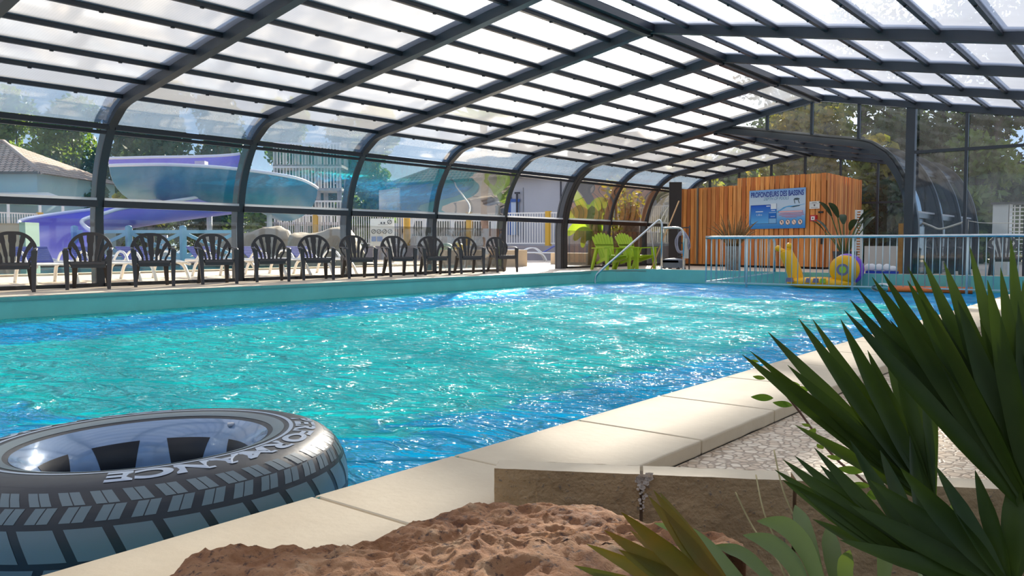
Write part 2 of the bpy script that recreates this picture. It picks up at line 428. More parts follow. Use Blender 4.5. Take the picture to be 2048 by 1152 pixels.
wt = MB(); wt.add([(PX0+.001, PYN, WZ), (PX1-.001, PYN, WZ), (PX1-.001, PYE-.001, WZ)]+[(x+.001, y-.001, WZ) for x, y in arc[::-1]], [list(range(3+len(arc)))])
o = wt.build('water', M_WATER); tag(o, 'rippled turquoise water filling the indoor pool', 'water', kind='stuff')
# outdoor pool
b = MB(); b.span(OX0, OX1, OY0, OY1, -1.5, -1.4)
for a in ((OX0-.1,OX0,OY0,OY1),(OX1,OX1+.1,OY0,OY1),(OX0,OX1,OY0-.1,OY0),(OX0,OX1,OY1,OY1+.1)): b.span(*a, -1.4, -.02)
struct(b, 'trim_6', mat('outdoor pool liner', (.08,.6,.62), .5), 'turquoise basin of the outdoor pool', 'pool basin')
b = MB(); b.span(OX1-.04, OX1+.35, OY0-.3, OY1+.3, -.02, .04)
struct(b, 'trim_7', M_COPE, 'cream edge of the outdoor pool', 'pool edge')
wt = MB(); wt.add([(OX0, OY0, -.07), (OX1, OY0, -.07), (OX1, OY1, -.07), (OX0, OY1, -.07)], [(0,1,2,3)])
tag(wt.build('water', M_WATER2), 'bright turquoise water of the outdoor pool beyond the glass', 'water', kind='stuff')

# ------------------------------------------------------------------ telescopic enclosure
XL, XRG, SP, Y0 = -13.15, -6.264, 2.491, 6.075
def profile(xl, xr):
    """left half from floor to ridge as (x, z)"""
    half = [(0,0),(0,.6),(0,1.05),(.035,1.312),(.12,1.7),(.26,2.05),(.48,2.41),(.70,2.60),(.97,2.745)]
    P = [(xl+a, z) for a, z in half]
    n = 9 if xr-xl > 6 else 5
    x1 = xl+.97; sl_ = .1814
    for i in range(1, n+1): P.append((x1+(xr-x1)*i/n, 2.745+sl_*(xr-x1)*i/n))
    return P
def mirror(P, xr): return [(2*xr-x, z) for x, z in P]
def smooth_prof(P):
    cur = [Vector((x, 0, z)) for x, z in P[:10]]
    s_ = cat_spline(cur, 5)
    return [(v.x, v.z) for v in s_] + P[10:]
def offset(prof, d):
    out = []
    for i, (x, z) in enumerate(prof):
        a = prof[max(i-1,0)]; c = prof[min(i+1,len(prof)-1)]
        t = Vector((c[0]-a[0], c[1]-a[1])).normalized(); n = Vector((-t.y, t.x))
        out.append((x+n.x*d, z+n.y*d))
    return out
def arch_mesh(full, Y, wd, dep):
    mb = MB()
    def sweep(o1, o2, w_):
        A = offset(full, o1); B = offset(full, o2); n = len(full); V = []
        for (ax, az), (bx, bz) in zip(A, B):
            V += [(ax, Y-w_/2, az), (ax, Y+w_/2, az), (bx, Y+w_/2, bz), (bx, Y-w_/2, bz)]
        F = []
        for i in range(n-1):
            for k in range(4): F.append((4*i+k, 4*i+(k+1)%4, 4*i+4+(k+1)%4, 4*i+4+k))
        F += [(3,2,1,0), tuple(4*(n-1)+k for k in range(4))]
        mb.add(V, F)
    sweep(-.02, dep-.055, wd); sweep(dep-.055, dep-.03, wd*.45); sweep(dep-.03, dep+.02, wd*.75)
    return mb
P1 = profile(XL, XRG); FULL = smooth_prof(P1) + smooth_prof(mirror(P1, XRG))[::-1][1:]
XR2 = -8.775; P2 = profile(XL, XR2); FULL2 = smooth_prof(P2) + smooth_prof(mirror(P2, XR2))[::-1][1:]
ordn = {-4:'behind the viewer, third from the camera', -3:'behind the viewer, second from the camera', -2:'arch just behind the viewer', -1:'at the top left corner of the photo', 0:'behind the second dark chair',
        1:'behind the fourth dark chair', 2:'behind the seventh dark chair', 3:'behind the ninth dark chair', 4:'behind the farthest dark chair', 5:'carrying the glazed gable above the railing'}
for i in range(-4, 6):
    mb = arch_mesh(FULL, Y0+i*SP, .13, .17)
    tag(mb.build('roof_arch', M_ALU), 'anthracite aluminium arch of the pool roof, %s' % ordn[i] if i > -2 else 'anthracite pool roof arch %s' % ordn[i], 'roof arch', 'anthracite arches of the pool roof', 'structure')
YS2 = [18.70, 20.95, 23.1, 25.25]
for k, Y in enumerate(YS2):
    mb = arch_mesh(FULL2, Y, .13 if k else .17, .17)
    tag(mb.build('roof_arch', M_ALU), ['lower rounded arch at the front of the rear roof, over the wooden hut', 'lower rear roof arch, second from the front', 'lower rear roof arch, third from the front', 'lower rear roof arch farthest back'][k], 'roof arch', 'arches of the lower rear roof', 'structure')

def bay(P, xr, ya, yb, tagtxt, low=True, wa=.065, rightlow=True):
    """purlins and sheets between two arches"""
    root = thing('ceiling', tagtxt, 'roof bay', ((P[0][0]+2*xr-P[0][0])/2, (ya+yb)/2, 0), kind='structure')
    ya, yb = ya+wa, yb-wa
    for side in (0, 1):
        Q = P if side == 0 else mirror(P, xr)
        sg = 1 if side == 0 else -1
        for j in range(8, len(Q)-1):
            x, z = Q[j]
            m_ = MB(); m_.beam((x, ya-.02, z+.085), (x, yb+.02, z+.085), .05, .06)
            m_.beam((x, ya, z+.125), (x, yb, z+.125), .075, .02)
            for t in (.36, .72): m_.box((x, ya+(yb-ya)*t, z+.05), (.03, .04, .02))
            m_.build('purlin', M_ALUD, root)
        x, z = Q[6]                                   # heavy eave profile
        m_ = MB(); d = Vector((sg*.2, 0, .25)).normalized()
        m_.beam((x, ya-.02, z+.02), (x, yb+.02, z+.02), .10, .075); m_.beam((x-sg*.05, ya, z-.06), (x-sg*.05, yb, z-.06), .06, .05)
        m_.build('eave_profile', M_ALUD, root)
        x, z = Q[3]
        m_ = MB(); m_.span(x-.05, x+.05, ya-.02, yb+.02, z-.075, z+.03); m_.build('mid_rail', M_RAIL, root)
        m_ = MB(); m_.span(x-.05, x+.058, ya, yb, z+.03, z+.068); m_.build('sealing_bead', mat('clear sealing bead with highlight in white', (.85,.86,.88), .35, 0, trans=.6), root)  # clear bead coloured white to carry its bright highlight
        x, z = Q[0]
        if low or side:
            m_ = MB(); m_.span(x-.06, x+.06, ya-.02, yb+.02, 0.0, .055); m_.build('floor_rail', M_RAIL, root)
            m_ = MB(); m_.span(x-.004, x+.004, ya, yb, .05, 1.05); 
            m_.add([(x, ya, 1.05),(x, yb, 1.05),(Q[3][0], yb, 1.25),(Q[3][0], ya, 1.25)], [(0,1,2,3)])
            m_.build('lower_pane', M_LOW, root)
            sub = [Q[3], Q[4], Q[5], Q[6]]
            cs = cat_spline([Vector((a, 0, c)) for a, c in sub], 5); V = []
            for v in cs: V += [(v.x, ya, v.z), (v.x, yb, v.z)]
            m_ = MB(); m_.add(V, [(2*k, 2*k+2, 2*k+3, 2*k+1) for k in range(len(cs)-1)], True); m_.build('curved_pane', M_SIDE, root)
        cs = cat_spline([Vector((a, 0, c)) for a, c in Q[6:9]], 5); V = []
        for v in cs: V += [(v.x, ya, v.z+.07), (v.x, yb, v.z+.07)]
        m_ = MB(); m_.add(V, [(2*k, 2*k+2, 2*k+3, 2*k+1) for k in range(len(cs)-1)], True); m_.build('roof_pane', M_CURVE, root)
        for j in range(8, len(Q)-1):
            (xa, za), (xb, zb) = Q[j], Q[j+1]
            m_ = MB(); V = []
            for k in range(5):
                t = k/4; bow = .012*math.sin(PI*t)
                V += [(xa+(xb-xa)*t, ya, za+(zb-za)*t+.10+bow), (xa+(xb-xa)*t, yb, za+(zb-za)*t+.10+bow)]
            m_.add(V, [(2*k, 2*k+2, 2*k+3, 2*k+1) for k in range(4)], True); m_.build('roof_pane', M_POLY, root)
    zr = P[-1][1]
    m_ = MB(); m_.span(xr-.13, xr+.13, ya-.03, yb+.03, zr-.02, zr+.09); m_.span(xr-.05, xr+.05, ya-.03, yb+.03, zr-.07, zr-.02)
    m_.build('ridge_beam', M_ALUD, root)
    return root
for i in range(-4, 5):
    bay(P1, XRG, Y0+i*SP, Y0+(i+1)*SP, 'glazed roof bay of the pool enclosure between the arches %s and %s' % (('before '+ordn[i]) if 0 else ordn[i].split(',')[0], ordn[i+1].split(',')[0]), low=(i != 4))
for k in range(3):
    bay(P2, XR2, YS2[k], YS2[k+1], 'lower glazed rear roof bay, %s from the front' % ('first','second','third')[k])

def gable(Y, P, xr, xs, zlow, pane_mat, name, label, rails=(), thickx=()):
    root = thing(name, label, 'glazed gable', ((xs[0]+xs[-1])/2, Y, 0), kind='structure')
    half = [(x, z) for x, z in P]; full = half + mirror(P, xr)[::-1][1:]
    fx = [p[0] for p in full]; fz = [p[1] for p in full]
    top = lambda x: float(np.interp(x, fx, fz))
    for x in xs[1:-1] if not thickx else xs:
        t = .055
        if any(abs(x-q) < .05 for q in thickx): t = .17
        elif x in (xs[0], xs[-1]): continue
        m_ = MB(); m_.span(x-t/2, x+t/2, Y-.04, Y+.04+(.1 if t > .1 else 0), zlow(x), top(x)); m_.build('mullion', M_ALU, root)
    for a, c in zip(xs[:-1], xs[1:]):
        N = 6; V = []
        for k in range(N+1):
            x = a+(c-a)*k/N; V += [(x, Y, min(zlow(x), top(x)-.001)), (x, Y, top(x))]
        m_ = MB(); m_.add(V, [(2*k, 2*k+2, 2*k+3, 2*k+1) for k in range(N)]); m_.build('pane', pane_mat, root)
    for (x0, x1, z) in rails:
        m_ = MB(); m_.span(x0, x1, Y-.03, Y+.03, z-.03, z+.03); m_.build('transom', M_ALU, root)
    return root
f2x = [p[0] for p in offset(FULL2, .15)]; f2z = [p[1] for p in offset(FULL2, .15)]
def zl(x):
    if x > -4.40: return .03
    return float(np.interp(x, f2x, f2z))
gable(Y0+5*SP, P1, XRG, [-8.6,-7.41,-6.40,-5.40,-4.37,-3.34,-2.30,-1.27,-.24,.60], zl, M_GABLE, 'wall_back', 'tall glazed gable with dark mullions above the rounded rear arch', rails=[(-4.3,.6,2.55)], thickx=(-4.37,))
gable(YS2[3], P2, XR2, [-13.1,-12.0,-11.0,-9.95,-8.9,-7.85,-6.8,-5.6,-4.5], lambda x: .02, M_GABLE, 'wall_back', 'glazed end wall of the lower rear roof behind the wooden hut', rails=[(-13.1,-4.45,1.87)])
gable(Y0-4*SP, P1, XRG, [-13.1,-11,-9,-7,-5,-3,-1,.6], lambda x: .02, M_GABLE, 'wall_front', 'glazed end wall of the enclosure behind the viewer', rails=[(-13.1,.6,2.0)])

# ------------------------------------------------------------------ text helper
def text_mesh(txt, h, bold=0.0, shear=0.0, align='CENTER', sx=1.0):
    cu = bpy.data.curves.new('tmp', 'FONT'); cu.body = txt; cu.size = h; cu.align_x = align; cu.align_y = 'CENTER'; cu.offset = bold; cu.resolution_u = 8; cu.shear = shear
    o = bpy.data.objects.new('tmp', cu); COL.objects.link(o); dg = bpy.context.evaluated_depsgraph_get(); dg.update()
    me = bpy.data.meshes.new_from_object(o.evaluated_get(dg))
    V = [(v.co.x*sx, v.co.y) for v in me.vertices]; F = [list(p.vertices) for p in me.polygons]
    bpy.data.objects.remove(o); bpy.data.curves.remove(cu); bpy.data.meshes.remove(me)
    return V, F

# ------------------------------------------------------------------ kerb stones and boulder
def kerb(s0, s1, zlo, label, notch=False):
    mb = MB(); L = s1-s0; T = .08; nu = max(8, int(L/.012)); H = .095-zlo; nz = max(6, int(H/.012))
    def P(s_, w_, z):
        q = KP + KU*s_ + KB*w_; d = noise.noise(Vector((s_*30, z*34, w_*20)))*.0035 + noise.noise(Vector((s_*9, z*10, 5)))*.004
        q = q - KB*d if w_ < T/2 else q
        return (q.x, q.y, z)
    def lo(s_): return .0015 if (notch and s_ < .11) else zlo
    def front(u, v):
        s_ = s0+L*u; a = lo(s_); return P(s_, 0, a+(.095-a)*v)
    mb.grid(front, nu, nz)
    mb.cm = 1  # lit look of the kerb top put in with the paler coping colour
    mb.grid(lambda u, v: P(s0+L*u, T*v if v > 0 else 0.0, .095+(v > 0)*noise.noise(Vector((u*L*25, v*2, 7)))*.0015), nu, 4)
    mb.cm = 0
    mb.grid(lambda u, v: P(s0+L*u, T, .095-(.095-lo(s0+L*u))*v), nu, 3)
    mb.grid(lambda u, v: P(s0, T*(1-u), lo(s0)+(.095-lo(s0))*v), 4, nz)
    mb.grid(lambda u, v: P(s1, T*u, lo(s1)+(.095-lo(s1))*v), 4, nz)
    return tag(mb.build('kerb_stone', [M_KERB, M_COPE]), label, 'kerb stone', 'raised kerb stones of the planting bed')
kerb(0, .358, -.30, 'raised beige kerb stone whose left end rests on the cream coping', True)
kerb(.366, .715, -.30, 'raised beige kerb stone right of the mortar joint, behind the palm leaves')
kerb(.724, 1.30, -.30, 'raised beige kerb stone mostly hidden behind the palm leaves')
kerb(1.31, 2.10, -.30, 'raised beige kerb stone behind the fan palm at the right edge')
mb = MB(); mb.prism([tuple(KP+KU*a_+KB*b_+Vector((0,0,-.3))) for a_, b_ in ((.356,.012),(.368,.012),(.368,.07),(.356,.07))], (0,0,.385)); tag(mb.build('joint_filling', mat('dark joint', (.30,.23,.16), .9)), 'dark joint between the first two kerb stones', 'joint')
mb = MB(); mb.grid(lambda u, v: tuple(KP + KU*(.358+.012*v+.014*noise.noise(Vector((u*9,v,0)))*(v-.5)) - KB*.001 + Vector((0,0,.06+.034*u))), 16, 3)

r_ = random.Random(2)
for k in range(26):
    z = .094 - .09*(k/26)**1.3; s_ = .362+r_.uniform(-.016,.02)*(1-k/34); w_ = r_.uniform(.003,.010)*(1.3-k/26)
    mb.add([tuple(KP+KU*(s_+w_*math.cos(a_)*r_.uniform(.6,1.2))-KB*.009+Vector((0,0,z+w_*.9*math.sin(a_)*r_.uniform(.6,1.2)))) for a_ in np.linspace(0,2*PI,9)[:-1]], [list(range(8))])
tag(mb.build('mortar_joint', mat('pale mortar smear', (.60,.50,.40), .9, bump=.5)), 'pale mortar smear over the joint between two kerb stones', 'mortar')

def boulder():
    far = [(285,1160),(330,1128),(400,1106),(470,1100),(560,1090),(640,1078),(700,1083),(790,1045),(860,1030),(960,1010),(1050,998),(1130,997),(1200,1003),(1260,1035),(1330,1060),(1420,1066),(1480,1076),(1502,1112)]
    zt = .09
    F_ = [Vector(uz(x, y, zt)) for x, y in far]
    near = [Vector((-.62,1.42,zt)), Vector((-.56,1.15,zt)), Vector((-.6,.85,zt)), Vector((-.7,.6,zt)), Vector((-.9,.42,zt)), Vector((-1.1,.45,zt)), Vector((-1.2,.6,zt))]
    ring = cat_spline(F_+near, 10, True); c = Vector((-.98, 1.1, zt)); N = len(ring); M = 90
    mb = MB(); V = []; Fc = []
    for i, p in enumerate(ring):
        for j in range(M+1):
            t = j/M
            if t <= .72:
                q = t/.72; e = 1-.0*q; P = c.lerp(p, q*.97); z = zt + .012*(1-q) - .028*max(0, q-.8)**2*25*.35
            else:
                q = (t-.72)/.28; P = c.lerp(p, .97+.03*math.sin(q*PI/2)); z = zt - .010 - q*.36; P = P.lerp(c, .12*q*q)
            w = Vector((P.x, P.y, z))
            n1 = noise.fractal(w*4.5+Vector((3,1,0)), 1.0, 2.1, 4); n2 = noise.ridged_multi_fractal(w*13, .9, 2.0, 5, 1.0, 2.0)-.9
            n3 = noise.cell(w*1.0)
            zz = z + .022*n1 + .012*n2 + .004*noise.noise(w*70)
            r_ = 1 + .03*n1*t
            V.append((c.x+(P.x-c.x)*r_, c.y+(P.y-c.y)*r_, zz))
    for i in range(N):
        k = (i+1) % N
        for j in range(M): Fc.append((i*(M+1)+j, k*(M+1)+j, k*(M+1)+j+1, i*(M+1)+j+1))
    mb.add(V, Fc, True)
    m, g = newmat('pitted red brown rock')
    t = g('ShaderNodeTexCoord'); o = t.outputs['Object']
    n = g('ShaderNodeTexNoise', {'Vector': o, 'Scale': 9.0, 'Detail': 9.0, 'Roughness': .65}); n2 = g('ShaderNodeTexNoise', {'Vector': o, 'Scale': 60.0, 'Detail': 7.0, 'Roughness': .7})
    v = g('ShaderNodeTexVoronoi', {'Vector': o, 'Scale': 26.0})
    c_ = g.ramp(n.outputs[0], [(.3, (.15,.055,.020)), (.45, (.36,.155,.060)), (.58, (.45,.225,.10)), (.72, (.56,.37,.21))])
    c_ = g.mix(g.ramp(n2.outputs[0], [(.36,(1,1,1)),(.46,(0,0,0))]), c_, (.11,.055,.035))  # crevice shade put into the colour: low spots of the bump noise darkened
    h = g.m('ADD', n2.outputs[0], g.m('MULTIPLY', v.outputs[0], .8))
    p = g('ShaderNodeBsdfPrincipled', {'Base Color': c_, 'Roughness': .85, 'Normal': g('ShaderNodeBump', {'Strength': .9, 'Distance': .012, 'Height': h})})
    g('ShaderNodeOutputMaterial', {0: p})
    tag(mb.build('boulder', m), 'large reddish brown pitted rock between the coping and the kerb stones', 'rock')
boulder()

# ------------------------------------------------------------------ inflatable tyre
def tyre():
    cx, cy, cz, R_, r_, e_ = -2.694, 1.38, -.190, .488, .180, 1.08
    TX, TY = .030, .010
    root = thing('inflatable_tyre', 'large inflatable ring printed like a black car tyre floating by the coping', 'pool float', (cx, cy, cz-r_*e_))
    def S(a, p, off=0.0):
        # p: 0 = outward equator, 90 deg = top, 180 = inner wall
        cp, sp = math.cos(p), math.sin(p); q = .86
        x = math.copysign(abs(cp)**q, cp); z = math.copysign(abs(sp)**q, sp)
        rr = R_+(r_+off)*x; Z = (r_*e_+off)*z; X, Y = rr*math.cos(a), rr*math.sin(a)
        return (cx+X, cy+Y, cz+Z+TX*X+TY*Y)
    D = math.radians
    mb = MB(); mb.grid(lambda u, v: S(u*2*PI, v*2*PI), 200, 64, cu=True, cv=True)
    mk = mat('glossy black vinyl', (.020,.021,.024), .42, 0, .5, coat=.08, bump=.05, bscale=14)
    mb.build('tube', mk, root)
    mg = mat('grey green printed vinyl', (.15,.19,.20), .3, 0, .5); ms = mat('silver blue printed vinyl', (.20,.29,.42), .18, .25, .6, coat=.4)
    ml = mat('light grey printed vinyl', (.36,.42,.50), .3, 0, .5); mw = mat('black printed window', (.006,.006,.008), .3)
    def strip(mb, p0, p1, off, a0=0, a1=2*PI, n=200, k=4):
        mb.grid(lambda u, v: S(a0+(a1-a0)*u, D(p0+(p1-p0)*v), off), n, k)
    def patch(mb, quad, off, n=5):
        (a0,p0),(a1,p1),(a2,p2),(a3,p3) = quad
        def f(u, v):
            a = (a0*(1-u)+a1*u)*(1-v)+(a3*(1-u)+a2*u)*v; p = (p0*(1-u)+p1*u)*(1-v)+(p3*(1-u)+p2*u)*v
            return S(D(a), D(p), off)
        mb.grid(f, n, n)
    m1 = MB(); strip(m1, 117, 214, .0010, k=24); m1.build('printed_rim', ms, root)
    m1 = MB(); strip(m1, 91, 94.2, .0010); m1.build('printed_ring', ml, root)
    m1 = MB(); strip(m1, 99, 111, .0010, k=6); m1.build('printed_band', mg, root)
    for k in range(8):
        a = 45*k+35.5
        m1 = MB(); patch(m1, [(a-14.5,146),(a+14.5,146),(a+9.0,190),(a-9.0,190)], .0022, 9); m1.build('printed_window', mw, root)
    m1 = MB(); N = 46
    for k in range(N):
        a = 360/N*k; w_ = 360/N
        for (b0, b1, sk) in ((30, 44, 1.6), (45.5, 60, -2.4)):
            for h0, h1 in ((0.10, .42), (.46, .78)):
                q = lambda t_, p_, f_: (a+w_*t_+sk*f_, p_)
                patch(m1, [q(h0,b0,0), q(h1,b0,0), q(h1,b1,1), q(h0,b1,1)], .0010, 3)
    N = 34
    for k in range(N):
        a = 360/N*k; w_ = 360/N
        for (b0, b1, sk) in ((2, 25, 3.4), (-24, -1, -3.4), (-50,-27.5, -3.4)):
            q = lambda t_, p_, f_: (a+w_*t_-sk*f_, p_)
            patch(m1, [q(.08,b0,0), q(.86,b0,0), q(.86,b1,1), q(.08,b1,1)], .0010, 5)
    m1.build('printed_tread', mg, root)
    V, F = text_mesh('PERFORMANCE', .078, .0035, 0, 'CENTER', 1.0)
    wd = max(p[0] for p in V)-min(p[0] for p in V); kx = D(108)/wd
    for a0 in (16, 196):
        m1 = MB(); m1.add([S(D(a0) - x*kx, D(81) - y/r_*1.0, .0016) for x, y in V], F); m1.build('lettering', ml, root)
    v_ = MB(); q = S(D(100), D(128), .0); v_.tube([q, (q[0], q[1], q[2]+.012)], .012, 12); v_.build('valve', mat('clear vinyl valve', (.5,.5,.52), .3), root)
tyre()

# ------------------------------------------------------------------ chairs
M_CH = mat('charcoal plastic', (.040,.036,.036), .32, 0, .5)
M_CHB = mat('taupe brown plastic', (.060,.047,.040), .32, 0, .5)
def strip2(mb, path, wid, fr, th=.014):
    """flat strip in a plane given by fr(s, t, depth)"""
    n = len(path); L = []; Rr = []
    for i, p in enumerate(path):
        a = Vector(path[max(i-1,0)]); c = Vector(path[min(i+1,n-1)]); t = (c-a).normalized(); nn = Vector((-t.y, t.x))
        w_ = wid[i] if isinstance(wid, (list, tuple)) else wid
        L.append(Vector(p)+nn*w_/2); Rr.append(Vector(p)-nn*w_/2)
    V = [];
    for l, r in zip(L, Rr): V += [fr(l.x, l.y, 0), fr(r.x, r.y, 0), fr(r.x, r.y, th), fr(l.x, l.y, th)]
    F = []
    for i in range(n-1):
        for k in range(4): F.append((4*i+k, 4*i+(k+1)%4, 4*i+4+(k+1)%4, 4*i+4+k))
    F += [(0,1,2,3), tuple(4*(n-1)+k for k in (3,2,1,0))]
    mb.add(V, F)
def sp2(P, n=6): return [(v.x, v.y) for v in cat_spline([(x, y, 0) for x, y in P], n)]
def make_chair(m, label):
    root = thing('garden_chair', label, 'chair')
    def fr(s_, t, d): return (s_, -.17-.30*t-d-.05*(s_*s_)*-6*.3, .40+t*.96)
    mb = MB()
    strip2(mb, sp2([(-.275,.19),(-.27,.26),(-.21,.36),(-.11,.425),(0,.437),(.11,.425),(.21,.36),(.27,.26),(.275,.19)]), .050, fr, .026)
    for sg in (-1, 1):
        strip2(mb, sp2([(sg*.275,.20),(sg*.262,.12),(sg*.215,.045),(sg*.20,-.01)]), .030, fr, .018)
        strip2(mb, sp2([(sg*.243,.285),(sg*.175,.17),(sg*.14,.07),(sg*.13,-.01)]), [.06]*5+[.046]*8+[.034]*6, fr)
        strip2(mb, sp2([(sg*.135,.40),(sg*.105,.25),(sg*.078,.1),(sg*.068,-.01)]), [.064]*5+[.050]*8+[.036]*6, fr)
    strip2(mb, sp2([(0,.43),(0,.25),(0,.1),(0,-.01)]), [.100]*5+[.078]*8+[.052]*6, fr)
    mb.build('backrest', m, root, True)
    mb = MB()
    for x0, x1 in ((-.225,-.150),(-.138,-.080),(-.068,-.010),(.002,.060),(.072,.130),(.142,.225)):
        mb.grid(lambda u, v: (x0+(x1-x0)*u, -.19+.40*v, .405-.018*math.sin(PI*min(v*1.2,1))*(1-abs((x0+x1))*1.6)), 4, 12)
    mb.grid(lambda u, v: (-.225+.45*u, .20+.035*math.sin(v*PI/2), .405-.045*(1-math.cos(v*PI/2))), 8, 6)
    mb.span(-.225, .225, -.20, -.175, .36, .405)
    for sg in (-1, 1): mb.span(sg*.225-.012, sg*.225+.012, -.2, .21, .35, .405)
    mb.span(-.225, .225, .180, .225, .315, .395)
    for v_ in (-.08, .05): mb.span(-.22, .22, v_, v_+.012, .365, .385)
    mb.build('seat', m, root, True)
    for sg in (-1, 1):
        mb = MB(); mb.tube(cat_spline([(sg*.275,-.235,.60),(sg*.295,-.12,.605),(sg*.30,.05,.60),(sg*.295,.16,.585),(sg*.287,.195,.545)], 5), [.026]*10+[.03]*8+[.028]*3, 8, flat=.35)
        mb.build('armrest', m, root, True)
        mb = MB(); P = cat_spline([(sg*.290,.200,.57),(sg*.282,.205,.42),(sg*.275,.225,.2),(sg*.272,.25,0)], 5)
        V = []; n = len(P)
        for i, p in enumerate(P):
            t = i/(n-1); w_ = .080-.034*t; d_ = .050-.014*t
            V += [(p.x-w_/2*1, p.y-d_/2, p.z), (p.x+w_/2, p.y-d_/2, p.z), (p.x+w_/2, p.y+d_/2, p.z), (p.x-w_/2, p.y+d_/2, p.z)]
        F = [(4*i+k, 4*i+4+k, 4*i+4+(k+1)%4, 4*i+(k+1)%4) for i in range(n-1) for k in range(4)] + [(0,1,2,3), tuple(4*(n-1)+k for k in (3,2,1,0))]
        mb.add(V, F); mb.beam((sg*.285,.20,.40),(sg*.22,.18,.385),.05,.04); mb.build('leg', m, root, True)
        mb = MB(); V = []; P = [(sg*.205,-.17,.39),(sg*.212,-.20,.28),(sg*.225,-.25,.12),(sg*.235,-.29,0)]
        for i, p in enumerate(P):
            t = i/3; w_ = .085-.038*t; d_ = .055-.018*t
            V += [(p[0]-w_/2, p[1]-d_/2, p[2]), (p[0]+w_/2, p[1]-d_/2, p[2]), (p[0]+w_/2, p[1]+d_/2, p[2]), (p[0]-w_/2, p[1]+d_/2, p[2])]
        F = [(4*i+k, 4*i+4+k, 4*i+4+(k+1)%4, 4*i+(k+1)%4) for i in range(3) for k in range(4)] + [(0,1,2,3), (15,14,13,12)]
        mb.add(V, F); mb.build('leg', m, root, True)
    return root
chA = make_chair(M_CHB, 'x'); chB = make_chair(M_CH, 'x')
CHP = [(22,'brown plastic armchair cut by the left edge of the photo'),(178,'brown plastic armchair standing in front of the leftmost roof post'),(305,'dark plastic armchair in front of the pale blue fence'),
       (432,'dark plastic armchair just left of the second roof post'),(541,'dark plastic armchair just right of the second roof post'),(632,'dark plastic armchair just left of the third roof post'),
       (716,'dark plastic armchair in front of the third roof post'),(797,'dark plastic armchair below the white notice board'),(868,'dark plastic armchair in front of the fourth roof post'),
       (937,'dark plastic armchair between the fourth roof post and the tree trunk'),(1004,'dark plastic armchair at the far end of the row, by the open bay')]
usedA = usedB = False
for i, (px, lab) in enumerate(CHP):
    p = uX(px, 500, -12.62 + .04*math.sin(i*2.3))
    if i < 2: c = chA if i == 0 else copy_tree(chA)
    else: c = chB if i == 2 else copy_tree(chB)
    c.location = (p[0]+.0, p[1], 0.0); c.rotation_euler = (0, 0, -PI/2 - math.radians(24 + 5*math.sin(i*1.7)))
    c['label'] = lab; c['group'] = 'row of dark plastic armchairs along the far side of the pool'

# lime garden chairs
M_LIME = mat('lime green plastic', (.42,.58,.02), .4, 0, .5, trans=.15)
def make_lime(label):
    root = thing('adirondack_chair', label, 'chair', group='lime green garden chairs')
    mb = MB()
    def fr(s_, t, d): return (s_, -.12-.42*t-d, .26+t*.78)
    for k in range(7):
        s_ = (k-3)*.072; tt = .92-.035*(k-3)**2*.42
        top = (s_*1.28, tt)
        strip2(mb, sp2([(s_*.85, 0), (s_*1.05, tt*.5), (top[0], tt)], 4), [.060]*4+[.074]*3+[.084, .03], fr, .02)
    strip2(mb, [(-.27,.5),(.27,.5)], .05, fr, .035)
    mb.build('backrest', M_LIME, root, True)
    mb = MB()
    for k in range(6): mb.box((0, -.12+.1*k, .27+.022*k), (.50, .088, .02))
    for sg in (-1,1): mb.beam((sg*.24,-.3,.17),(sg*.24,.42,.36),.03,.07)
    mb.build('seat', M_LIME, root, True)
    for sg in (-1,1):
        mb = MB(); mb.prism([(sg*.26,-.30,.555),(sg*.40,-.30,.555),(sg*.42,.42,.575),(sg*.27,.44,.575)][::sg], (0,0,.025)); mb.build('armrest', M_LIME, root, True)
        mb = MB(); mb.prism([(sg*.30,.44,.57),(sg*.30,.28,.56),(sg*.30,.36,0),(sg*.30,.44,0)], (sg*.05,0,0)); mb.build('leg', M_LIME, root, True)
        mb = MB(); mb.prism([(sg*.30,-.10,.56),(sg*.30,-.22,.56),(sg*.30,-.46,0),(sg*.30,-.38,0)], (sg*.05,0,0)); mb.build('leg', M_LIME, root, True)
    return root
l1 = make_lime('lime green slatted garden chair on the left, by the banana plant'); p = uD(1221, 530, 21.6); l1.location = (p[0], p[1], 0); l1.rotation_euler = (0,0,math.radians(-118))
l2 = copy_tree(l1); p = uD(1270, 530, 22.0); l2.location = (p[0], p[1], 0); l2.rotation_euler = (0,0,math.radians(-105))
l2['label'] = 'lime green slatted garden chair on the right, behind the pool handrail'

